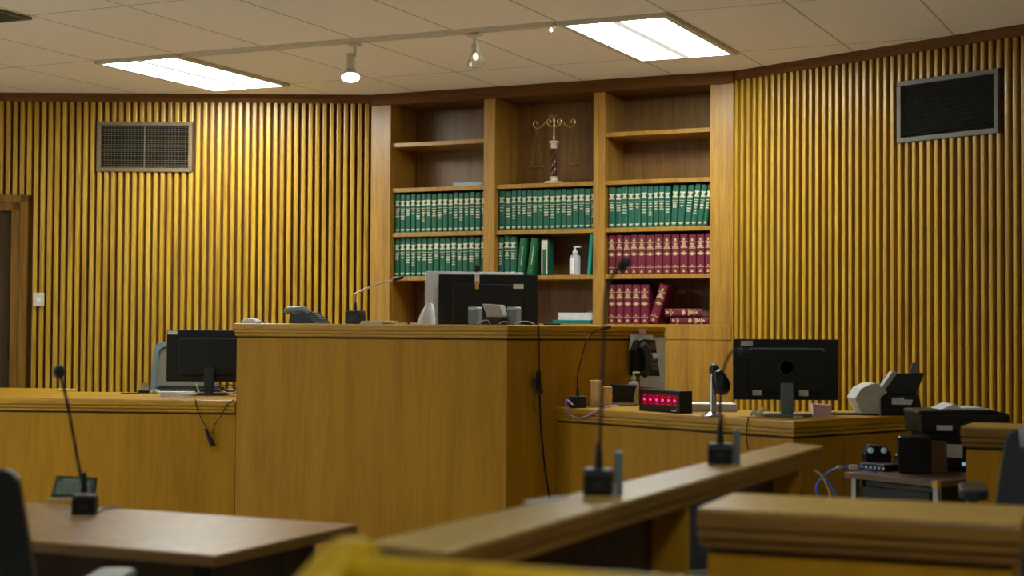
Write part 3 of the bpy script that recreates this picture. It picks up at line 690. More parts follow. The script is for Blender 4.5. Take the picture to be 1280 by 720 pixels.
# two little grey teal speakers and the grey device between them, on the ledge
def on_ledge(px, dd=0.10):
    s_, _ = hit(px, 403, F0 + V * dd, U); q = F0 + V * dd + U * s_; return Vector((q.x, q.y, BT))
for px, lab in ((594, 'left one of two small grey teal desk speakers behind the bench edge'), (642.5, 'right one of two small grey teal desk speakers behind the bench edge')):
    p = on_ledge(px, 0.14)
    t = thing('speaker', lab, 'speaker', p, -YAW, 'small desk speakers on the bench')
    mb = MB(); mb.slab(rrect(-0.026, 0.026, 0, 0.088, 0.01), -0.03, 0.03); mb.build('body', M_teal, t, bevel=0.003)
    MB().slab(rrect(-0.025, 0.025, 0.072, 0.0885, 0.006), -0.0325, 0.0295).build('cap', M_lgrey, t, bevel=0.002)
p = on_ledge(617.5, 0.10)
t = thing('card_terminal', 'light grey tilted box device with black foot between the two small speakers', 'desk device', p, -YAW)
MB().slab([(-0.028, 0), (0.05, 0), (0.058, 0.035), (-0.036, 0.035)], -0.03, 0.05).build('foot', M_black, t, bevel=0.003)
MB().slab([(-0.03, 0.036), (0.06, 0.036), (0.04, 0.098), (-0.058, 0.104)], -0.02, 0.04).build('body', mat('warm_grey_plastic', (0.36, 0.33, 0.30), 0.5), t, bevel=0.004)
# mouse-like white thing, telephone, papers, microphone on the ledge
p = on_ledge(315, 0.10)
t = thing('computer_mouse', 'white rounded mouse on the left end of the judge\'s bench ledge', 'mouse', p, -YAW)
mb = MB(); prof = [(-0.055, 0.0), (-0.052, 0.012), (-0.035, 0.024), (-0.008, 0.029), (0.02, 0.026), (0.042, 0.016), (0.05, 0.0)]
mb.slab(prof, -0.028, 0.028); mb.build('shell', M_white, t, bevel=0.008)
MB().box(0.055, 0.075, -0.02, 0.02, 0, 0.01).box(-0.01, 0.004, -0.003, 0.003, 0.0275, 0.031).build('scroll_wheel', M_grey, t)
def tel(px, dd, label):
    p = on_ledge(px, dd)
    t = thing('telephone', label, 'telephone', p, -YAW)
    MB().slab([(-0.055, 0.0), (0.105, 0.0), (0.095, 0.012), (0.03, 0.062), (-0.03, 0.055), (-0.05, 0.03)], -0.05, 0.12).build('base', M_dark, t, bevel=0.004)
    mb = MB(); mb.tube([(-0.09, -0.02, 0.058), (-0.075, -0.02, 0.072), (-0.03, -0.02, 0.074), (0.01, -0.02, 0.076), (0.04, -0.02, 0.064), (0.055, -0.02, 0.05)], [0.017, 0.017], 10)
    mb.build('handset', M_grey, t, smooth=True)
    mb = MB()
    for i in range(3):
        for j in range(4): mb.box(0.035 + j * 0.014, 0.045 + j * 0.014, 0.03 + i * .02, 0.042 + i * .02, 0.0585 - j * .0106, 0.064 - j * .0106)
    mb.build('keypad', M_lgrey, t)
    return t
tel(378, 0.10, 'grey desk telephone with raised handset on the judge\'s bench ledge')
mb = MB()
for i in range(5): mb.box(-0.07 + i * .003, 0.06 + i * .004, -0.07, 0.07, i * .0035, i * .0035 + .003)
p = on_ledge(473, 0.10); o = single(mb, 'paper_stack', M_label, 'low stack of tan papers beside the microphone on the judge\'s bench', 'papers'); o.location = p; o.rotation_euler = (0, 0, -YAW)
p = D(528, 400, 8.15); p.z = WS
t = thing('plastic_bag', 'crumpled white plastic bag left of the judge\'s monitors', 'bag', (p.x, 8.18, WS + .001), 0)
mb = MB(); rr = random.Random(3)
mb.lathe([(0.05, 0), (0.062, 0.03), (0.058, 0.09), (0.05, 0.15), (0.044, 0.22), (0.034, 0.27), (0.016, 0.31)], 14)
mb.v = [Vector((q.x + (0.18 * q.z - 0.02) + rr.uniform(-.006, .006), q.y + rr.uniform(-.006, .006), q.z + (rr.uniform(-.004, .004) if q.z > .01 else 0))) for q in mb.v]
mb.build('body', mat('bag_film', (0.62, 0.68, 0.72), 0.35), t, smooth=True)
MB().tube([(-0.04, 0, 0.15), (-0.062, -0.01, 0.19), (-0.07, 0, 0.205)], 0.012, 8).build('handle', M_black, t, smooth=True)

# gooseneck microphones ------------------------------------------------------------
def mic(base, rot, stem, label, w_=0.056, h_=0.045, d_=0.075, rs=0.0035, head=0.012, headlen=0.05, neck=M_black, bracket=False, base_m=M_black, wind=False, name='microphone'):
    t = thing(name, label, 'microphone', base, rot)
    MB().box(-w_ / 2, w_ / 2, -d_ / 2, d_ / 2, 0, h_ * .86).build('base', base_m, t, bevel=0.004)
    MB().box(-w_ / 2 + .001, w_ / 2 - .001, -d_ / 2 + .001, d_ / 2 - .001, h_ * .86, h_).build('top_plate', M_dark, t, bevel=0.003)
    s0 = Vector(stem[0])
    st = [Vector(s) for s in stem]
    MB().tube(st, rs, 8).build('gooseneck', neck, t, world=True, smooth=True)
    MB().lathe([(0.011, 0), (0.009, 0.012), (0.0075, 0.04), (rs * 1.1, 0.055)], 12, st[0]).build('neck_boot', M_black, t, world=True, smooth=True)
    ax = (st[-1] - st[-2]).normalized()
    if wind: pr = [(head * .4, -headlen * .3), (head * .9, -headlen * .15), (head, headlen * .2), (head * .92, headlen * .5), (head * .5, headlen * .68), (0.001, headlen * .72)]
    else: pr = [(rs * 1.1, -headlen * .1), (head * .8, 0.0), (head, headlen * .25), (head, headlen * .8), (head * .7, headlen * .97), (0.001, headlen)]
    MB().lathe(pr, 14, st[-1], ax).build('microphone_head', M_black if not wind else M_black, t, world=True, smooth=True)
    if bracket:
        MB().box(w_ / 2 + .002, w_ / 2 + .019, -d_ * .3, d_ * .25, 0, h_ * 1.7).build('side_bracket', M_teal, t, bevel=0.004)
    MB().box(-w_ * .15, w_ * .15, -d_ / 2 - .003, -d_ / 2, h_ * .3, h_ * .55).build('button', M_dark, t)
    return t
# judge's microphone
p = on_ledge(444, 0.09); y = p.y
p.z += .0008
mic(p, -YAW, [p + Vector((0, 0, 0.06)), D(443, 371, y), D(446.5, 366, y), D(470, 356, y), D(492, 350, y)], 'black based microphone with a pale bent arm on the judge\'s bench ledge', w_=0.085, h_=0.068, d_=0.07, rs=0.0045, head=0.008, headlen=0.055, neck=mat('pale_metal_neck', (0.62, 0.5, 0.45), 0.35, 0.4))

# ------------------------------------------------------------------ left desk
DT = 0.86
A0 = W(-330, 493.5, DT).to_2d(); A1 = W(296, 500.5, DT).to_2d()
dirA = (A1 - A0).normalized(); A1 = A1 - dirA * 0.006
nA = Vector((-dirA.y, dirA.x))
ld = thing('clerk_desk', 'low oak clerk\'s desk along the left slatted wall beside the judge\'s bench', 'desk', (A1.x - 1.0, A1.y, 0))
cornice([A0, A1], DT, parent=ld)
MB().sweep([A0, A1], [(0, 0), (0, DT - CORN - .009), (-0.04, DT - CORN - .009), (-0.04, 0)]).build('front_panel', M_panel, ld, world=True)
bk0 = W(95, 489.5, DT).to_2d()
dep = (bk0 - A0).dot(nA)
e1 = W(88, 485.5, DT).to_2d(); e0 = W(10, 490.0, DT).to_2d()
A1m = A1 - dirA * 0.001
top = [A0 + nA * .04, A1m + nA * .04, A1m + nA * dep - dirA * .06, A0 + dirA * ((bk0 - A0).dot(dirA)) + nA * dep, e1, A0 + dirA * ((e1 - A0).dot(dirA) - 0.5) + nA * ((e1 - A0).dot(nA)), A0 + nA * 0.5]
MB().prism([tuple(p) for p in top], DT - 0.03, DT - 0.0005).build('desktop', M_trimh, ld, world=True)
MB().prism([tuple(A0 + nA * .05), tuple(A0 + nA * .45), tuple(A0 + nA * .45 + dirA * .03), tuple(A0 + nA * .05 + dirA * .03)], 0, DT - .03).build('side_panel', M_panel, ld, world=True)
A1s = A1m - dirA * .07
MB().prism([tuple(A1s + nA * .05), tuple(A1s + nA * (dep - .03)), tuple(A1s + nA * (dep - .03) - dirA * .03), tuple(A1s + nA * .05 - dirA * .03)], 0, DT - .03).build('side_panel', M_panel, ld, world=True)
# monitor on it
pm = W(262, 493.5, DT); ym = pm.y
wM = 0.50; cx = D(208, 450, ym).x + wM / 2; ztop = D(240, 412.5, ym).z
monitor_back((cx, ym, DT), wM, 0.295, ztop - 0.295 - DT, 0.0, 'black monitor seen from behind on the left clerk\'s desk', stand=M_dark, body=M_black, ridge=True,
             stickers=[(-wM / 2 + 0.006, ztop - DT - 0.026, 0.055, 0.021)])
# keyboard, mouse, papers, pen, cables
def flat(name, px, py, w_, d_, h_, m, label, cat, rot=0.0, surf=DT, bevel=0.002):
    p = W(px, py, surf); o = single(MB().box(-w_ / 2, w_ / 2, 0, d_, 0, h_), name, m, label, cat, bevel=bevel); o.location = p; o.rotation_euler = (0, 0, rot); return o
def keyboard(p, rot, w_, label):
    t = thing('keyboard', label, 'keyboard', p, rot)
    MB().slabx([(-.07, 0), (.07, 0), (.07, .028), (-.07, .014)], -w_ / 2, w_ / 2).build('case', M_black, t, bevel=0.003)
    mb = MB()
    for r_ in range(5):
        for c_ in range(18):
            x = -w_ / 2 + .012 + c_ * (w_ - .024) / 18; yk = -.06 + r_ * .025
            mb.box(x, x + .016, yk, yk + .019, .0145 + .0025 * r_, .021 + .0028 * r_)
    mb.build('keys', M_dark, t)
keyboard(W(232, 489.8, DT) + Vector((0, 0.10, 0)), 0.0, 0.40, 'black keyboard behind the papers on the left clerk\'s desk')
mb = MB(); rr = random.Random(5)
for i in range(6):
    a_ = rr.uniform(-.15, .15); mb.M = Matrix.Rotation(a_, 4, 'Z'); mb.box(-.095 + rr.uniform(-.01, .01), .095, -.03, .07, i * .0045, i * .0045 + .004)
o = single(mb, 'paper_stack', M_paper, 'loose pile of white papers in front of the left desk\'s monitor', 'papers'); o.location = W(221, 495.5, DT)
p = W(182, 491.5, DT)
t = thing('tape_dispenser', 'small black and silver tape dispenser on the left clerk\'s desk', 'tape dispenser', p, 0)
MB().slab([(-.045, 0), (.05, 0), (.05, .012), (.03, .016), (-.03, .018), (-.045, .01)], -.02, .02).build('base', M_black, t, bevel=.003)
MB().lathe([(.018, -.012), (.026, -.012), (.026, .012), (.018, .012)], 20, (-.005, 0, .034), (0, 1, 0)).build('roll', M_chrome, t, smooth=True)
p = W(193.5, 492.0, DT)
t = thing('computer_mouse', 'grey mouse beside the tape dispenser on the left clerk\'s desk', 'mouse', p, 0)
MB().slab([(-.03, 0), (-.026, .014), (0, .026), (.022, .018), (.03, 0)], -.02, .03).build('shell', M_lgrey, t, bevel=.006)
MB().box(-.004, .004, -.021, -.012, .006, .02).build('scroll_wheel', M_black, t)
p = W(249, 492, DT); o = single(MB().tube([(0, 0, 0.003), (-.018, .0, .058)], 0.0045, 8), 'pen', M_white, 'white pen standing up at the left desk\'s monitor foot', 'pen', smooth=True); o.location = p
flat('notepad', 81, 489.0, 0.10, 0.06, 0.012, mat('tan_paper', (0.55, 0.42, 0.12), 0.7), 'small tan notepad on the left end of the clerk\'s desk', 'notepad')
o = single(MB().box(-.05, .05, 0, .05, 0, .006), 'ruler', M_dark, 'flat dark strip on the left clerk\'s desk beside the grey chair', 'ruler', bevel=.001); o.location = W(162, 492.5, DT)
# cables on and off the desk
yb = A1.y
def hang(name, pts, r, m, label, n=6): return single(MB().tube([Vector(p) for p in pts], r, n), name, m, label, 'cable', smooth=True)
t = thing('cable_tangle', 'tangle of black and white cables at the foot of the left desk\'s monitor', 'cable', W(286, 495, DT), 0)
for k_ in range(4):
    q = W(286, 495, DT); r0 = 0.018 + .006 * k_
    mb = MB().tube([q + Vector((r0 * 1.6 * math.cos(a_ * .7 + k_) , .03 + .02 * math.sin(a_ * .7), .010 + .008 * k_ + r0 * .8 * (1 + math.sin(a_ * .7 + k_)) * .5)) for a_ in range(9)], .003, 6)
    mb.build('loop', M_white if k_ == 1 else M_black, t, world=True, smooth=True)
fy = lambda px, py, o=0.022: (lambda s_: (A0 + dirA * s_[0] - nA * o, s_[1]))(hit(px, py, A0 - nA * o, dirA))
def fp(px, py, o=0.022): q, z = fy(px, py, o); return Vector((q.x, q.y, z))
hang('hanging_cable', [fp(244, 499, .021), fp(247, 513), fp(253, 525), fp(258, 535), fp(262, 545)], .0028, M_black, 'left one of two thin black cables hanging over the left desk\'s front')
hang('hanging_cable', [fp(292, 500, .021), fp(284, 506), fp(276, 520), fp(268, 532), fp(266, 542)], .0028, M_black, 'right one of two thin black cables hanging over the left desk\'s front')
o = single(MB().tube([fp(257, 536, .03), fp(261, 546, .03), fp(266, 558, .03)], [.008, .016], 8), 'power_plug', M_black, 'black plug dangling at the end of the cables on the left desk\'s front', 'plug', smooth=True)

# ------------------------------------------------------------------ office chairs
def chair(p, rot, label, frame, meshm, padm=None, armm=M_dark, backtop=0.98, wb=0.46, mesh_back=True, wt=None, topm=None, tilt=0.10, armz=.68, armo=0.0, fw=0.032, cr=0.05):
    t = thing('office_chair', label, 'chair', (p[0], p[1], 0), rot)      # sitter looks along +y
    wt = wt or wb * .86; zb = 0.52
    def B(x, z): return (x, -0.25 - (z - zb) * tilt, z)
    def ring(i): # outline of the back
        out = []
        w0, w1 = wb / 2 - i, wt / 2 - i; z0, z1 = zb + i, backtop - i; r = cr
        for (cx_, cz, a0) in ((w1 - r, z1 - r, 0), (-w1 + r, z1 - r, 90), (-w0 + r, z0 + r, 180), (w0 - r, z0 + r, 270)):
            for k_ in range(6):
                a_ = math.radians(a0 + k_ * 18); out.append((cx_ + r * math.cos(a_), cz + r * math.sin(a_)))
        return out
    o_, i_ = ring(0.0), ring(fw if mesh_back else 0.03)
    n = len(o_); vs = []
    for rg, dy in ((o_, -.014), (i_, -.014), (i_, .014), (o_, .014)): vs += [(x, B(x, z)[1] + dy, z) for x, z in rg]
    fs = []
    for k_ in range(4):
        for j in range(n): fs.append((k_ * n + j, k_ * n + (j + 1) % n, ((k_ + 1) % 4) * n + (j + 1) % n, ((k_ + 1) % 4) * n + j))
    MB().add(vs, fs).build('back_frame', frame, t, bevel=.004, smooth=True)
    i2 = ring(fw - .002 if mesh_back else .028); th = .003 if mesh_back else .022
    vs = [(x, B(x, z)[1] - th, z) for x, z in i2] + [(x, B(x, z)[1] + th, z) for x, z in i2]
    MB().add(vs, [tuple(range(n)), tuple(range(n, 2 * n))[::-1]] + [(j, j + n, (j + 1) % n + n, (j + 1) % n) for j in range(n)]).build('backrest', meshm, t)
    if topm:
        mb = MB(); mb.tube([B(-wt / 2 + .04, backtop - .03), B(0, backtop - .012), B(wt / 2 - .04, backtop - .03)], .032, 12); mb.build('head_roll', topm, t, smooth=True)
    # seat
    MB().prism(rrect(-.24, .24, -.22, .25, .07), .43, .50).build('seat', padm or meshm, t, bevel=.02)
    MB().box(-.04, .04, -.29, -.1, .40, .43).box(-.04, .04, -.30, -.27, .40, .60).build('back_support', frame, t, bevel=.006)
    for sg in (-1, 1):
        a = MB().tube([(sg * .24, -.05, .46), (sg * .30, -.05, .48), (sg * .30, -.04 + armo * .6, armz - .03)], .015, 8).build('armrest', frame, t, smooth=True)
        MB().prism(rrect(sg * .30 - .042, sg * .30 + .042, -.16 + armo, .11 + armo, .03), armz - .03, armz).build('arm_pad', armm, a, bevel=.008)
    MB().lathe([(.028, .07), (.028, .25), (.02, .25), (.02, .43)], 16).build('gas_column', M_black, t, smooth=True)
    for k_ in range(5):
        a_ = math.radians(72 * k_ + 18); d = Vector((math.cos(a_), math.sin(a_), 0)); q = Vector((-d.y, d.x, 0))
        mb = MB(); vs = []
        for r_, hw, zl, zh in ((.02, .025, .07, .12), (.29, .016, .06, .085)):
            for s1, z_ in ((-1, zl), (1, zl), (1, zh), (-1, zh)): vs.append(d * r_ + q * hw * s1 + Vector((0, 0, z_)))
        mb.add(vs, [(0, 1, 2, 3), (7, 6, 5, 4), (0, 4, 5, 1), (1, 5, 6, 2), (2, 6, 7, 3), (3, 7, 4, 0)])
        lg = mb.build('leg', M_black, t, bevel=.004)
        MB().lathe([(.008, -.024), (.026, -.022), (.028, 0), (.026, .022), (.008, .024)], 14, d * .285 + Vector((0, 0, .028)), tuple(q)).build('caster', M_black, lg, smooth=True)
    return t
# chair behind the left desk
yc = W(95, 489.5, DT).y + 0.45
cR = D(165, 470, yc - .25).x
chair((cR + 0.205, yc), math.pi, 'blue-grey framed mesh office chair behind the left clerk\'s desk', M_teal, M_mesh, backtop=D(190, 428, yc).z, wb=.46, wt=.40)
# ------------------------------------------------------------------ right desk (clerk, at right angles to the bench side)
RT = 0.86
sA, _ = hit(697, 509, F0, SIDE); R0 = F0 + SIDE * sA - DR * 0 + Vector((SIDE.y, -SIDE.x)) * 0.001
Kc = W(991.5, 526.5, RT).to_2d()
dK = (Kc - R0).normalized(); nK = Vector((-dK.y, dK.x))           # into the desk
E1 = Kc + nK * 0.92
rd = thing('clerk_desk', 'low oak clerk\'s desk right of the judge\'s bench with a moulded corner', 'desk', (Kc.x, Kc.y, 0))
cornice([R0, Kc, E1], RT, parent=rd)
MB().sweep([R0, Kc, E1], [(0, 0), (0, RT - CORN - .009), (-0.04, RT - CORN - .009), (-0.04, 0)]).build('front_panel', M_panel, rd, world=True)
DD = 0.56
top = [R0 + nK * .04 + dK * 0.02, Kc + nK * .04 - dK * .04, E1 - dK * .04, E1 - dK * 0.42, Kc - dK * 0.50 + nK * DD, R0 + nK * DD + dK * 0.02]
MB().prism([tuple(p) for p in top], RT - 0.03, RT - 0.0005).build('desktop', M_trimh, rd, world=True)
MB().prism([tuple(R0 + nK * .1 + dK * .10), tuple(R0 + nK * .5 + dK * .10), tuple(R0 + nK * .5 + dK * .13), tuple(R0 + nK * .1 + dK * .13)], 0, RT - .03).build('side_panel', M_panel, rd, world=True)
MB().prism([tuple(E1 - dK * .05 - nK * .03), tuple(E1 - dK * .4 - nK * .03), tuple(E1 - dK * .4), tuple(E1 - dK * .05)], 0, RT - .03).build('side_panel', M_panel, rd, world=True)
rotK = math.atan2(dK.y, dK.x)
# black microphone with dark head
p = W(722, 509.6, RT); y = p.y
mic(p, .3, [p + Vector((0, 0, .05)), D(722, 470, y), D(729, 440, y), D(734, 424, y), D(743, 414, y), D(752, 411.5, y)], 'black gooseneck microphone bending right beside the wooden blocks on the right desk', w_=.08, h_=.058, d_=.05, rs=.003, head=.008, headlen=.05)
# wooden blocks
for px, py, w_, h_, lab in ((745.5, 509.0, .056, .133, 'taller one of two pale wooden blocks on the right clerk\'s desk'), (759, 508.5, .05, .10, 'shorter one of two pale wooden blocks on the right clerk\'s desk')):
    o = single(MB().slab(rrect(-w_ / 2, w_ / 2, 0, h_, .004), 0, .05), 'wooden_block', M_block, lab, 'wooden block', group='pale wooden blocks', bevel=.002); o.location = W(px, py, RT)
# black box, grey hub and pump bottle
p = W(780, 507.5, RT)
t = thing('network_hub', 'grey box with a purple cable plugged in under the black tray on the right desk', 'network box', p, 0)
MB().box(-.062, .062, 0, .08, 0, .018).build('case', M_gunmetal, t, bevel=.003)
MB().box(-.058, .058, -.002, 0, .003, .010).box(-.03, .03, -.004, -.002, .010, .017).build('port_strip', M_lgrey, t)
MB().box(-.055, .055, .01, .07, .018, .032).build('upper_case', M_dark, t, bevel=.003)
p3 = Vector((p.x - .002, p.y, p.z + .0322))
t = thing('desk_caddy', 'black flared desk tray standing on the grey box left of the red display', 'desk tray', p3, 0)
mb = MB(); mb.slab([(-.048, 0), (.05, 0), (.064, .066), (-.066, .072)], .006, .066); mb.build('tray', M_black, t, bevel=.003)
MB().slab([(-.070, .070), (.068, .064), (.068, .072), (-.070, .079)], .0, .07).build('rim', M_dark, t)
pb = W(781, 499.5, RT)
pump_bottle(Vector((pb.x + .0, p.y + .095, RT)), .028, .172, 'white pump dispenser bottle behind the black tray on the right desk', rot=0.0)
# red digital display
pL = W(799.5, 513.0, RT); pR = W(848.5, 517.0, RT)
p = pL; dd_ = (pR - pL).to_2d(); ln = 0.205; rot = math.atan2(dd_.y, dd_.x)
ln = dd_.length
t = thing('digital_clock', 'black box with a glowing red digit display on the right clerk\'s desk', 'digital clock', p + Vector((0.006, 0.02, 0)), rot)
Hc = .103
MB().box(-.012, ln, 0, .075, 0, Hc).build('case', M_black, t, bevel=.003)
MB().box(ln * .06, ln * .95, -.002, 0, Hc * .30, Hc * .80).build('window', M_redwin, t)
dg = MB(); dm = MB()
for i, fx in enumerate((.115, .265, .43, .58, .735, .885)):
    cx = ln * fx; wd = ln * .024; zc = Hc * .54
    dg.box(cx - wd, cx + wd, -.0032, -.0021, zc - .005, zc + .005)
    for zz in (-.02, .0165): dm.box(cx - wd * .8, cx + wd * .8, -.003, -.0021, zc + zz, zc + zz + .0035)
for fx in (.35, .66):
    for zz in (-.016, .012): dm.box(ln * fx - .003, ln * fx + .003, -.003, -.0021, Hc * .54 + zz, Hc * .54 + zz + .006)
dg.build('digits', M_led, t); dm.build('dim_segments', M_leddim, t)
MB().box(ln * .80, ln * .92, -.0015, 0, Hc * .06, Hc * .12).build('maker_badge', M_pinkpale, t)
# papers behind the chrome stand
mb = MB()
for i in range(6): mb.box(-.10, .12, -.02, .17, i * .006, i * .006 + .005)
o = single(mb, 'paper_stack', M_paper, 'low white paper stack between the red display and the big monitor', 'papers'); o.location = W(893, 515.5, RT) + Vector((0, .10, 0)); o.rotation_euler = (0, 0, 0)
# chrome microphone stand
p = W(891.5, 520.0, RT); y = p.y
t = thing('microphone_stand', 'chrome desk microphone stand with a dark microphone on the right desk', 'microphone', p, 0)
MB().lathe([(.055, 0), (.055, .005), (.038, .012), (.018, .022), (.014, .032)], 24).build('base', M_chrome, t, smooth=True)
MB().tube([(0, 0, .028), (-.001, 0, .12), (.0, 0, .19)], [.017, .012], 12).build('stem', M_chrome, t, smooth=True)
MB().lathe([(.004, -.026), (.02, -.02), (.024, 0), (.02, .018), (.006, .026)], 16, D(892.5, 461.5, y), (0.2, 0, 1)).build('clamp', M_dark, t, world=True, smooth=True)
ax_ = (D(903, 490, y - .02) - D(896, 466, y - .02)).normalized()
MB().lathe([(.006, -.062), (.024, -.052), (.036, -.02), (.042, .012), (.036, .040), (.02, .055), (.004, .060)], 18, D(900.5, 478, y - .02), ax_).build('microphone_head', M_black, t, world=True, smooth=True)
MB().tube([D(902, 486, y - .02), D(900, 500, y - .03), D(900, 517, y - .045)], .003, 6).build('cord', M_black, t, world=True, smooth=True)
# big monitor
pm = W(982, 521.0, RT); ym = pm.y + .06
wM = (1048 - 917) / F_PX * ym; cM = D(982.5, 460, ym); zt_ = D(982, 424, ym).z; hM = zt_ - D(982, 500, ym).z
zb_ = zt_ - hM - RT
def sk(px, py): q = D(px, py, ym); return q.x - cM.x, q.z - RT
sx1, sz1 = sk(926, 432); sx2, sz2 = sk(940, 494); sx3, sz3 = sk(998, 495)
tm = monitor_back((cM.x, ym, RT), wM, hM, zb_, 0.0, 'large black monitor seen from behind on the right clerk\'s desk', stand=M_teal, ridge=False,
             stickers=[(sx1, sz1, .054, .022), (sx2, sz2, .042, .024), (sx3, sz3, .042, .028)], basew=.12)
x0, z0 = sk(934, 436); x1, z1 = sk(1031, 433)
MB().slab([(x0, z0 - .006), (x0 + .012, z0 + .006), (x1 - .012, z0 + .006), (x1, z0 - .006), (x1 - .006, z0 - .01), (x1 - .02, z0 - .002), (x0 + .02, z0 - .002), (x0 + .006, z0 - .01)], -.020, -.0005).build('rear_ridge', M_teal, tm, bevel=.001)
MB().lathe([(.036, 0), (.036, .002), (.03, .002), (.03, .0)], 28, (0, -.0142, (zb_ + zb_ + hM) / 2 + .01), (0, -1, 0)).build('emblem', M_dark, tm)
# bits round its foot
o = single(MB().tube([(-.03, 0, .012), (-.012, .0, .024), (.004, 0, .012), (.022, 0, .03), (.03, 0, .045)], .008, 8), 'tissue', M_white, 'crumpled white tissue at the left foot of the large right monitor', 'tissue', smooth=True); o.location = W(946, 521, RT) + Vector((0, 0, -.003))
flat('eraser', 998.5, 523.0, .040, .03, .010, M_cream, 'small cream eraser at the foot of the large right monitor', 'eraser')
p = W(1028, 520.0, RT)
t = thing('note_box', 'pale pink note cube at the right foot of the large right monitor', 'note pad', p, 0)
MB().slab([(-.042, 0), (.04, 0), (.043, .05), (-.044, .054)], 0, .05).build('note_block', M_pinkpale, t)
MB().box(-.044, .043, .0505, .054, 0, .05).build('holder', M_lgrey, t)
o = single(MB().box(-.11, .11, -.0, .10, 0, .008), 'desk_mat', M_dark, 'dark desk mat beside the white scanner on the right desk', 'desk mat', bevel=.002); o.location = W(1068, 519.0, RT) + Vector((0, .0, 0))
o = single(MB().tube([(0, 0, .01), (.014, 0, .016)], .009, 8), 'clip', M_lgrey, 'small grey clip right of the pale pink note cube', 'clip', smooth=True); o.location = W(1040.5, 519.5, RT)
# scanner
ys = W(1110, 519.5, RT).y + 0.08
pc_ = D(1100, 518, ys); t = thing('document_scanner', 'white and black document scanner with a raised tray on the right clerk\'s desk', 'scanner', (pc_.x, ys, RT), 0)
def q2(px, py): a_ = D(px, py, ys); return (a_.x - pc_.x, max(a_.z - RT, 0.0))
hh = lambda lst: [q2(*v) for v in lst]
MB().slab(hh([(1065.5, 497), (1073, 485), (1085, 479), (1093, 478.5), (1106, 490), (1097.5, 496), (1097.5, 518.5), (1074, 519)]), -.06, .12).build('side_shell', mat('off_white_shell', (0.55, 0.57, 0.55), 0.5), t, bevel=.004)
MB().slab(hh([(1097.8, 497), (1104, 493), (1144, 493), (1149, 519.5), (1097.8, 519)]), -.07, .12).build('body', M_black, t, bevel=.004)
MB().slab(hh([(1102, 488), (1118, 466.5), (1154, 466), (1143, 492.8), (1107, 492.8)]), -.03, -.0).build('feed_tray', M_dark, t, bevel=.003)
MB().slab(hh([(1099, 484), (1113, 464), (1120, 465), (1103, 488)]), -.04, .02).build('tray_edge', M_lgrey, t, bevel=.002)
MB().slab(hh([(1110, 496.5), (1125, 496), (1125, 498.5), (1136, 499), (1134, 505), (1110, 504.5)]), -.076, -.0705).build('output_sheet', M_label, t)
MB().slab(hh([(1136, 466), (1140, 453.5), (1148.5, 453), (1146, 466)]), -.01, -.003).build('paper_guide', M_grey, t)
# papers, note and phone on the bench side
ns = Vector((SIDE.y, -SIDE.x)); rotS = math.atan2(SIDE.y, SIDE.x)
def sp(px, py, o=0.0): s_, z = hit(px, py, F0 + ns * o, SIDE); return s_, z
def sheet(quad, o, th, name, m, label, cat, group=None):
    pts = [sp(*q) for q in quad]; mb = MB(); mb.slab(pts, -o - th, -o)
    ob = single(mb, name, m, label, cat, group); ob.matrix_world = Matrix.Translation((F0.x, F0.y, 0)) @ Matrix.Rotation(rotS, 4, 'Z'); return ob
sheet([(797, 420.5), (828.5, 422), (828.5, 486), (797, 483)], .0165, .001, 'wall_notice', M_label, 'larger greenish white sheet hung on the bench side behind the telephone', 'notice')
sheet([(785, 418), (813, 419), (814, 470), (783, 437)], .0185, .001, 'wall_notice', M_paper, 'white sheet hung at the top left behind the black wall telephone', 'notice')
sheet([(795, 411), (803.5, 411), (803.5, 420), (795.5, 419.5)], .021, .001, 'sticky_note', M_pink, 'pink sticky note above the sheets on the bench side', 'sticky note')
s0, z0 = sp(799, 469); base = F0 + SIDE * s0 + ns * .022
t = thing('wall_telephone', 'black telephone mounted over white sheets on the bench side', 'telephone', (base.x, base.y, z0), rotS)
def tq(lst): return [(sp(*v)[0] - s0, sp(*v)[1] - z0) for v in lst]
MB().slab(tq([(788, 425), (794, 423.5), (808, 425), (814, 470), (782.5, 469), (783, 438)]), -.045, 0).build('base', M_black, t, bevel=.004)
mb = MB(); pts = [sp(v[0], v[1]) for v in ((788.5, 430), (793, 436), (795.5, 450), (794, 462), (790, 468))]
mb.tube([(a_ - s0, -.062, z - z0) for a_, z in pts], .021, 12); mb.build('handset', M_dark, t, smooth=True)
MB().slab(tq([(800, 428), (807.5, 428), (808.5, 437), (801, 437)]), -.047, -.0452).build('display', mat('phone_display', (0.10, 0.055, 0.035), .3), t)
mb = MB()
for i in range(4):
    for j in range(3):
        x, z = tq([(802.5 + j * 2.6 + i * .6, 442.5 + i * 6.0)])[0]; mb.box(x - .004, x + .004, -.049, -.0452, z - .009, z + .009)
mb.build('keypad', M_grey, t)
MB().slab(tq([(803, 441), (810, 441), (810, 447), (804.5, 448.5)]), -.051, -.0491).build('sticker', M_paper, t)
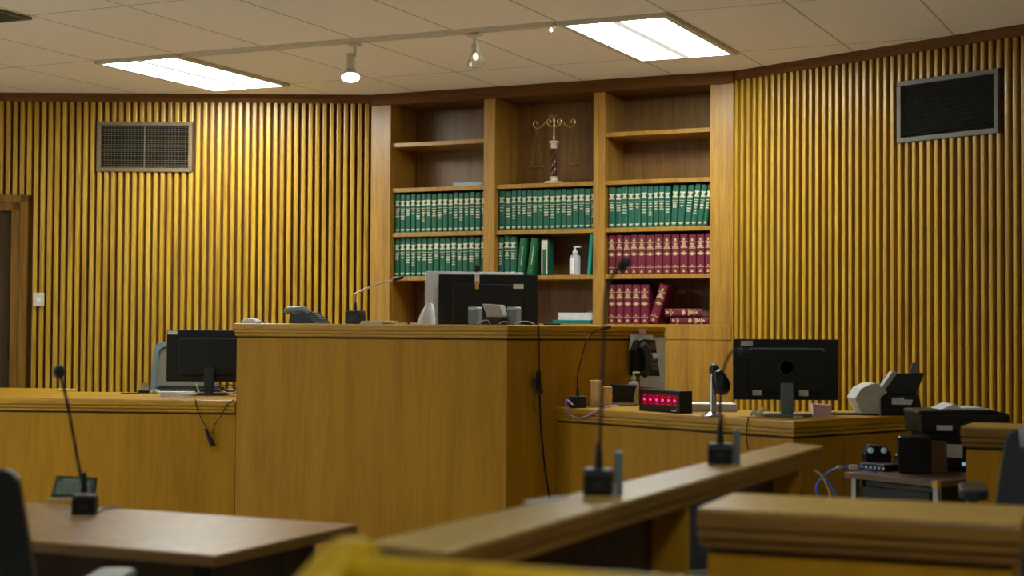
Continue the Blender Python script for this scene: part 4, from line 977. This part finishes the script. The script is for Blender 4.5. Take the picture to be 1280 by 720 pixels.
# cable and plug bundle down the bench side
def sp3(px, py, o=0.02): s_, z = sp(px, py, o); q = F0 + SIDE * s_ + ns * o; return Vector((q.x, q.y, z))
jp = on_ledge(645, 0.1)
hang('dangling_cable', [sp3(672, 404.0, .024), sp3(673.5, 408, .024), sp3(674, 430), sp3(674, 466)], .0032, M_black, 'thin black cord hanging from the bench top down its dark side')
t = thing('cable_connector', 'black bundle of connectors hanging midway down the bench side', 'connector', sp3(673, 492, .02), 0)
MB().tube([sp3(673.5, 464, .03), sp3(673, 478, .03), sp3(675, 492, .03)], [.012, .016], 8).build('plug', M_black, t, world=True, smooth=True)
MB().tube([sp3(669, 473, .03), sp3(668.5, 484, .03)], .012, 8).build('socket', M_dark, t, world=True, smooth=True)
MB().tube([sp3(668.5, 486, .02), sp3(667, 505, .02), sp3(668.5, 515, .02)], .003, 6).build('short_lead', M_black, t, world=True, smooth=True)
hang('hanging_cable', [sp3(674.5, 493, .02), sp3(676, 530), sp3(680, 575), sp3(685, 610), sp3(689, 640), sp3(690, 680, .03)], .0055, M_black, 'black power cord running from the connectors down towards the floor')
# white cords over the bench top
q0 = on_ledge(640, .10)
hang('loose_cord', [on_ledge(597, .06) + Vector((0, 0, .004)), on_ledge(603, .05) + Vector((0, 0, .018)), on_ledge(609, .06) + Vector((0, 0, .022)), on_ledge(613, .05) + Vector((0, 0, .004))], .0028, M_lgrey, 'left pale looping cord at the bench edge before the grey device')
hang('loose_cord', [on_ledge(624, .05) + Vector((0, 0, .004)), on_ledge(629, .05) + Vector((0, 0, .016)), on_ledge(638, .06) + Vector((0, 0, .010))], .0028, M_lgrey, 'middle pale looping cord at the bench edge before the grey device')
def lf3(px, h):                                     # over the side ledge
    s_, _ = hit(px, 403, F0 - ns * .05, SIDE); q = F0 - ns * .05 + SIDE * s_; return Vector((q.x, q.y, BT + h))
hang('loose_cord', [lf3(643, .004), lf3(648, .014), lf3(656, .018), lf3(663, .014), lf3(668, .004)], .0028, M_lgrey, 'right pale looping cord running onto the bench corner')
o = single(MB().tube([lf3(680, .005), lf3(700, .006)], .005, 8), 'pen', M_black, 'black pen lying on the bench top right of the monitors', 'pen', smooth=True)
# purple cable on the right desk
y0_ = W(712, 508, RT).y
def kp(px, py, o=.024): s_, z = hit(px, py, R0 - nK * o, dK); q = R0 - nK * o + dK * s_; return Vector((q.x, q.y, z))
hang('network_cable', [W(716, 506, RT + .025), kp(708.5, 500), kp(708, 508), kp(712, 517), kp(723, 523), kp(736, 519), kp(747, 513), kp(758, 509, .0), W(764, 507.5, RT + .014), W(772, 506.5, RT + .012)], .0042, M_purple, 'purple network cable looping over the right desk\'s front edge', 8)
hang('hanging_cable', [kp(936, 521, .021), kp(934, 530), kp(933, 545), kp(935, 562)], .0028, M_black, 'thin dark cord hanging over the right desk front below the large monitor')
hang('hanging_cable', [kp(903, 518, .021), kp(902, 530), kp(903, 548), kp(902, 562)], .0028, M_black, 'thin dark cord hanging over the right desk front below the chrome microphone stand')

# ------------------------------------------------------------------ printer corner on the small table
TT = 0.70
T0 = W(1055, 590, TT).to_2d(); T1 = W(1171, 602, TT).to_2d()
dT = (T1 - T0).normalized(); nT = Vector((-dT.y, dT.x)); rotT = math.atan2(dT.y, dT.x); LT = (T1 - T0).length; DTb = 0.62
tb = thing('side_table', 'small brown-topped table with grey metal legs holding the black printer', 'table', (T0.x, T0.y, 0), rotT)
MB().box(0, LT, 0, DTb, TT - .022, TT).build('tabletop', M_smalltop, tb, bevel=.002)
MB().box(LT - .02, LT + .004, -.004, .016, TT - .024, TT + .001).build('corner_guard', mat('yellow_tape', (0.55, 0.36, 0.06), .6), tb)
for x in (.02, LT - .035):
    for y in (.02, DTb - .04): MB().box(x, x + .022, y, y + .022, 0, TT - .022).build('leg', M_gunmetal, tb)
t = thing('storage_cabinet', 'black cabinet filling the space under the small brown table', 'cabinet', (T0.x, T0.y, 0), rotT)
MB().box(.045, LT - .06, .05, .54, .03, .672).build('body', M_blackg, t, bevel=.004)
MB().box(.05, LT - .065, .038, .0495, .04, .65).build('door', M_black, t, bevel=.003)
MB().box(LT - .10, LT - .09, .028, .0378, .30, .42).build('handle', M_dark, t)
MB().box(.06, LT - .075, .07, .52, 0, .0298).build('plinth', M_black, t)
def tpos(px, py, h=TT): return W(px, py, h)
# black router with lights, cube box, cardboard, printer
p = tpos(1106, 589.8)
t = thing('network_switch', 'flat black box with small lights and cables on the small table\'s front', 'network box', p, rotT)
MB().box(-.13, -.004, .0, .09, 0, .026).build('case', M_black, t, bevel=.003)
mb = MB()
for i in range(6): mb.box(-.12 + i * .022, -.112 + i * .022, -.002, 0, .008, .016)
mb.build('port_lights', M_glow, t)
p = tpos(1111, 589.0) + Vector((0.0, .17, 0))
t = thing('desk_radio', 'lumpy black device with two pale knobs on the small table', 'device', p, 0)
MB().slab([(-.05, 0), (.05, 0), (.055, .05), (.03, .085), (-.04, .09), (-.058, .05)], 0, .07).build('body', M_black, t, bevel=.008)
for x in (-.045, .008): MB().lathe([(.012, 0), (.012, .006), (.006, .012), (.001, .013)], 14, (x + .012, 0.0, .068), (0, -1, 0)).build('knob', M_glow, t, smooth=True)
MB().lathe([(.02, 0), (.02, .05), (.012, .056)], 12, (.085, .0, 0)).build('knob', M_dark, t, smooth=True)
p = tpos(1139, 588.0) + Vector((-.022, -.145, .0))
o = single(MB().slab(rrect(-.062, .062, 0, .142, .008), 0, .13), 'speaker_box', M_blackg, 'black cube-shaped speaker on the small table left of the printer', 'speaker', bevel=.006); o.location = p; o.rotation_euler = (0, 0, -.2)
mb = MB().slab([(-.036, 0), (.036, 0), (.034, .12), (-.034, .122)], 0, .03)
o = single(mb, 'cardboard_box', M_card, 'brown cardboard box between the black speaker and the printer', 'box', bevel=.001); o.location = tpos(1170, 590.0) + Vector((0.004, -.012, 0)); o.rotation_euler = (0, 0, rotT * .2)
# printer
yp = 6.15
P0 = D(1145, 513, yp + .16); P1 = D(1268, 520, yp + .06)
pc2 = D(1196, 560, yp)
def pq(px, py): a_ = D(px, py, yp); return (a_.x - pc2.x, max(a_.z - TT, 0))
t = thing('printer', 'wide black office printer with white stickers behind the small table', 'printer', (pc2.x, yp, TT), 0)
MB().slab([pq(1157, 541.2), pq(1264, 541.2), (pq(1262, 540)[0], 0), (pq(1179, 590)[0], 0), pq(1179, 553), pq(1157, 553)], 0, .22).build('body', M_blackg, t, bevel=.006)
MB().slab([pq(1152, 541), pq(1150, 518), pq(1262, 518), pq(1264, 541)], -.004, .26).build('scanner_lid', M_black, t, bevel=.006)
MB().slab([pq(1148, 518), pq(1150, 513.5), pq(1240, 513), pq(1266, 518)], 0.01, .25).build('document_feeder', M_black, t, bevel=.004)
MB().slab([pq(1170, 531.5), pq(1190, 531.5), pq(1190, 538.5), pq(1170.5, 538)], -.006, -.0041).build('sticker', M_label, t)
MB().slab([pq(1178, 555), pq(1203, 556), pq(1203, 572.5), pq(1178.5, 571)], -.003, -.0001).build('sticker', M_label, t)
a_, b_ = pq(1204.5, 580); MB().lathe([(.008, 0), (.008, .004), (.003, .006)], 12, (a_, -.0003, b_), (0, -1, 0)).build('indicator', mat('blue_light', (.2, .3, .45), .4, emit=(.35, .5, .8), estr=.5), t)
mb = MB()
zt3 = pq(1200, 513)[1]
mb.slab([(-.05, 0), (.17, 0), (.11, .008), (.03, .006), (0, .022)], 0.04, .2)
o = single(mb, 'printed_pages', M_paper, 'curling white sheets lying on top of the black printer', 'papers'); o.location = (pc2.x, yp, TT + zt3 + .001)
for px, lab in ((1067, 'larger white cable connector at the front left corner of the small table'), (1049, 'small white cable connector on the blue cable left of the small table')):
    q = D(px, 583.8, W(1050, 590, TT).y - .05); o = single(MB().box(-.016 if px > 1060 else -.008, .016 if px > 1060 else .008, -.008, .008, -.009 if px > 1060 else -.005, .009 if px > 1060 else .005), 'cable_connector', M_lgrey, lab, 'connector', bevel=.002); o.location = q
# blue and yellow cables left of the small table
yb2 = W(1050, 590, TT).y
for k_, (pts, m, lab) in enumerate((
    ([(1096, 586), (1072, 584), (1055, 583.5), (1040, 588), (1025, 600), (1020, 612), (1026, 624), (1036, 640), (1042, 700)], M_blue, 'bright blue cable curving left off the small table, left loop'),
    ([(1020, 588), (1030, 596), (1042, 612), (1045, 625), (1040, 645), (1036, 700)], M_blue, 'bright blue cable crossing the loop beside the small table, right strand'),
    ([(1018, 588), (1027, 594), (1034, 608), (1038, 625), (1040, 700)], M_yel, 'thin tan cable between the blue cable loops'))):
    hang('network_cable', [D(a_, b_, yb2 - .04 - .035 * k_) if i_ else (W(a_, b_ + 4, TT + .006) if k_ == 0 else D(a_, b_, yb2 - .04 - .035 * k_)) for i_, (a_, b_) in enumerate(pts)], .0042, m, lab, 8)

# ------------------------------------------------------------------ low walls
RH = 0.915
def low_wall(Pa, Pb, depth, label, name='low_wall', m=M_railtop, c=CORN, ends=True):
    d = (Pb - Pa).normalized(); n = Vector((-d.y, d.x))
    t = thing(name, label, 'low wall', (Pa.x, Pa.y, 0), 0)
    A, B_, C_, D_ = Pa, Pb, Pb + n * depth, Pa + n * depth
    path = [D_, A, B_, C_]
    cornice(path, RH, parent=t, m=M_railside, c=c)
    MB().prism([tuple(A + d * .001 + n * .001), tuple(B_ - d * .001 + n * .001), tuple(C_ - d * .001), tuple(D_ + d * .001)], 0, RH - c - .009).build('panel', M_panel, t, world=True)
    q = .0135
    MB().prism([tuple(A - d * q - n * q), tuple(B_ + d * q - n * q), tuple(C_ + d * q), tuple(D_ - d * q)], RH - .0005, RH + .004).build('cap', m, t, world=True)
    return t
Q0 = W(884, 637, RH).to_2d(); Q1 = W(1266, 655.5, RH).to_2d()
low_wall(Q0, Q1, (W(906, 618, RH).to_2d() - Q0).dot(V), 'low oak partition wall nearest the camera at the right foreground', c=.072)
Z0 = W(1207, 534.5, RH).to_2d(); Z1 = Z0 + U * 1.3
low_wall(Z0, Z1, .27, 'low oak partition wall behind the grey chair at the right')
# ------------------------------------------------------------------ diagonal rail counter
ra = W(556, 689, RH).to_2d(); rb = W(1029, 557, RH).to_2d(); rc = W(984.5, 553.5, RH).to_2d(); rd_ = W(462, 677, RH).to_2d()
rl = thing('rail_counter', 'long diagonal oak counter rail carrying two black microphones', 'counter rail', (ra.x, ra.y, 0), 0)
TH = .052
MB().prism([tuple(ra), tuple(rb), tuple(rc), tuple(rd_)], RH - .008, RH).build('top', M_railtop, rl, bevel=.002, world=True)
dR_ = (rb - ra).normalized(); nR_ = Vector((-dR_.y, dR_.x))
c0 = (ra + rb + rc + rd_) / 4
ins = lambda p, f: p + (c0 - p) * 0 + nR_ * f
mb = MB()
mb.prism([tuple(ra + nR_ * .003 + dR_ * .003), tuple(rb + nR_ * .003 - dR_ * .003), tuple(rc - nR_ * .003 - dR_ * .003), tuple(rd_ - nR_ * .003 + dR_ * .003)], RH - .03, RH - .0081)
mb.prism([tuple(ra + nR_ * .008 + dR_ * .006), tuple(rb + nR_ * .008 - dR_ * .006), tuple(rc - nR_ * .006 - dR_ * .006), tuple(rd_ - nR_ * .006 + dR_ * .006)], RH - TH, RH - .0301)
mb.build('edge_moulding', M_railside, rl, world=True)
# panel under it and slab legs
LR = (rb - ra).length
def rp(s_, o): return tuple(ra + dR_ * s_ + nR_ * o)
sg_, _ = hit(823, 690, ra + nR_ * .05, dR_)
se, _ = hit(862, 690, ra + nR_ * .02, dR_)
sd, _ = hit(1001, 600, ra + nR_ * .02, dR_)
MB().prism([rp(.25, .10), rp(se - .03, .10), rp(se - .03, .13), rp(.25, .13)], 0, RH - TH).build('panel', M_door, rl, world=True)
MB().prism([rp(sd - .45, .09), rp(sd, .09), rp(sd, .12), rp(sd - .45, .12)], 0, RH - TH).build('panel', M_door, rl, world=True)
for s_ in (.25, se, sd):
    MB().prism([rp(s_ - .03, .02), rp(s_, .02), rp(s_, .18), rp(s_ - .03, .18)], 0, RH - TH).build('support', M_panel, rl, world=True)
# microphones on the rail
p = W(749, 620, RH) + Vector((0, .03, 0)); y = p.y
mic(p, -.1, [p + Vector((0, 0, .05)), D(749.5, 560, y), D(751.5, 500, y), D(754.5, 430, y), D(757, 372, y), D(763, 349, y), D(777, 334, y)],
    'gooseneck microphone on the diagonal rail, nearer one, rising in front of the maroon books', w_=.060, h_=.052, d_=.062, rs=.0035, head=.0115, headlen=.035, bracket=True, wind=True)
p = W(902, 580.5, RH) + Vector((0, .03, 0)); y = p.y
mic(p, -.1, [p + Vector((0, 0, .05)), D(900, 540, y), D(900.5, 500, y), D(903, 468, y), D(910, 447, y), D(919, 437, y), D(928, 440, y)],
    'gooseneck microphone on the diagonal rail, farther one, left of the large monitor', w_=.062, h_=.051, d_=.062, rs=.0033, head=.011, headlen=.035, bracket=True, wind=True)
flat('papers_slip', 688, 626, .12, .02, .004, M_label, 'pale paper slip on the rail left of the nearer microphone', 'papers', surf=RH, rot=.9)
# ------------------------------------------------------------------ left foreground table
TH_ = .75
B0 = W(35, 628, TH_).to_2d(); B1 = W(446, 655.5, TH_).to_2d(); B2 = W(268, 694, TH_).to_2d()
tw = (B1 - B2).dot(V); B3 = B0 - V * tw - U * .0
B0 = B0 - U * .55; B3 = B1 - V * tw - U * (B1 - B0).dot(U)
B2 = B1 - V * tw
ft = thing('counsel_table', 'pale laminate-topped counsel table in the left foreground', 'table', ((B2.x + B3.x) / 2, (B2.y + B3.y) / 2, 0), 0)
MB().prism([tuple(p) for p in (B0, B1, B2, B3)], TH_ - .004, TH_).build('tabletop', M_table, ft, world=True)
MB().prism([tuple(p) for p in (B0, B1, B2, B3)], TH_ - .026, TH_ - .0042).build('edge_band', M_railside, ft, world=True)
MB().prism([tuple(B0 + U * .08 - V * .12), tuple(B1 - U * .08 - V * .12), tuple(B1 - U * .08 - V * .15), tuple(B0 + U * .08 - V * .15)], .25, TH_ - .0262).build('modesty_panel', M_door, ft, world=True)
for pa in (B1 - U * .10 - V * .08, B2 - U * .10 + V * .10, B0 + U * .10 - V * .08, B3 + U * .10 + V * .10):
    lg = MB().box(pa.x - .02, pa.x + .02, pa.y - .02, pa.y + .02, 0, TH_ - .0262).build('leg', M_black, ft, world=True)
    MB().lathe([(.022, 0), (.022, .012), (.01, .03)], 12, (pa.x + .0, pa.y, TH_ - .0275), (0, 0, -1)).build('bolt', M_chrome, lg, world=True, smooth=True)
# microphone and sign
p = W(102.5, 643.5, TH_) + Vector((0, .03, 0)); y = p.y
mic(p, .12, [p + Vector((-.004, 0, .055)), D(97, 575, y), D(89, 530, y), D(82, 494, y), D(75, 468, y)], 'gooseneck microphone with a round foam head on the counsel table', w_=.062, h_=.05, d_=.07, rs=.0042, head=.017, headlen=.036, wind=True)
p = W(86, 629.5, TH_) + Vector((0.0, .01, 0))
t = thing('desk_sign', 'dark framed sign with pale printed lines tilted on a wooden foot on the counsel table', 'sign', p, -.12)
MB().box(-.065, .055, -.01, .05, 0, .014).build('foot', M_block, t, bevel=.002)
R_ = Matrix.Rotation(math.radians(-14), 4, 'X')
mb = MB(); mb.M = Matrix.Translation((0, .012, .0142)) @ R_; mb.slab([(-.062, 0), (.066, .004), (.069, .058), (-.052, .062)], 0, .006); mb.build('frame', M_dark, t, bevel=.001)
mb = MB(); mb.M = Matrix.Translation((0, .012, .0142)) @ R_; mb.slab([(-.056, .005), (.060, .008), (.063, .053), (-.047, .056)], -.0012, -.0001); mb.build('face', M_signface, t)
mb = MB(); mb.M = Matrix.Translation((0, .012, .0142)) @ R_; rr = random.Random(2)
mb.box(-.03, .03, -.0022, -.0013, .0475, .052)
for i in range(6):
    x = -.046
    while x < .048:
        wd = rr.uniform(.004, .016); mb.box(x, min(x + wd, .055), -.0022, -.0013, .011 + i * .006, .014 + i * .006); x += wd + .003
mb.build('lettering', M_signtext, t)
hang('microphone_cable', [W(121, 641, TH_ + .004), W(128, 636, TH_ + .004), W(140, 634.5, TH_ + .004), W(150, 634, TH_ + .003)], .003, M_lgrey, 'short grey cable trailing right from the counsel table microphone')
# ------------------------------------------------------------------ chairs near the camera
chair((-1.145, 3.18), 0.0, 'black framed mesh office chair at the counsel table in the left foreground', M_black, M_meshdark, armm=M_armpad, backtop=.985, wb=.60, wt=.48, armz=.73, armo=.10, fw=.055, cr=.03)
chair((1.70, 4.70), math.radians(-15), 'blue-grey upholstered office chair seen from behind at the right edge of the picture', M_chairgrey, M_chairgrey, backtop=.975, wb=.54, wt=.44, mesh_back=False, topm=M_chairtop, armm=M_dark, armz=.78, tilt=.12)
chair((.66, 5.05), math.radians(10), 'blue-grey office chair half hidden behind the diagonal rail', M_chairgrey, M_chairgrey, backtop=.80, wb=.44, mesh_back=False, armm=M_dark)
# ------------------------------------------------------------------ pew at the very front
PH = 1.0
N0 = W(432, 697, PH).to_2d()
pw = thing('wooden_pew', 'golden oak pew back with a curved end post, blurred at the bottom edge', 'pew', (N0.x, N0.y, 0), -YAW)
MB().slabx(arc(0.03, PH - .03, .03, 0, 180, 10) + [(0.0, PH - .10), (.06, PH - .10)], 0.0, 1.5).build('top_rail', M_pew, pw, smooth=True)
MB().box(0.0, 1.5, .012, .045, .42, PH - .101).build('backrest', M_pew, pw)
MB().box(0.0, 1.5, .046, .45, .40, .44).build('seat', M_pew, pw, bevel=.004)
e = [(.10, 0), (.10, PH - .02), (.085, PH + .004), (.06, PH + .014), (.03, PH + .010), (-.03, PH - .018), (-.10, PH - .055), (-.16, PH - .10), (-.17, PH - .14), (-.12, PH - .19), (-.05, PH - .3), (-.05, 0)]
MB().slabx(e + [(.5, 0)][:0], -.05, -.001).build('end_post', M_pew, pw, bevel=.012, smooth=True)
MB().box(-.05, -.001, .121, .45, 0, .47).build('end_panel', M_pew, pw, bevel=.004)
MB().box(1.5, 1.55, -.02, .45, 0, PH).build('end_panel', M_pew, pw, bevel=.004)
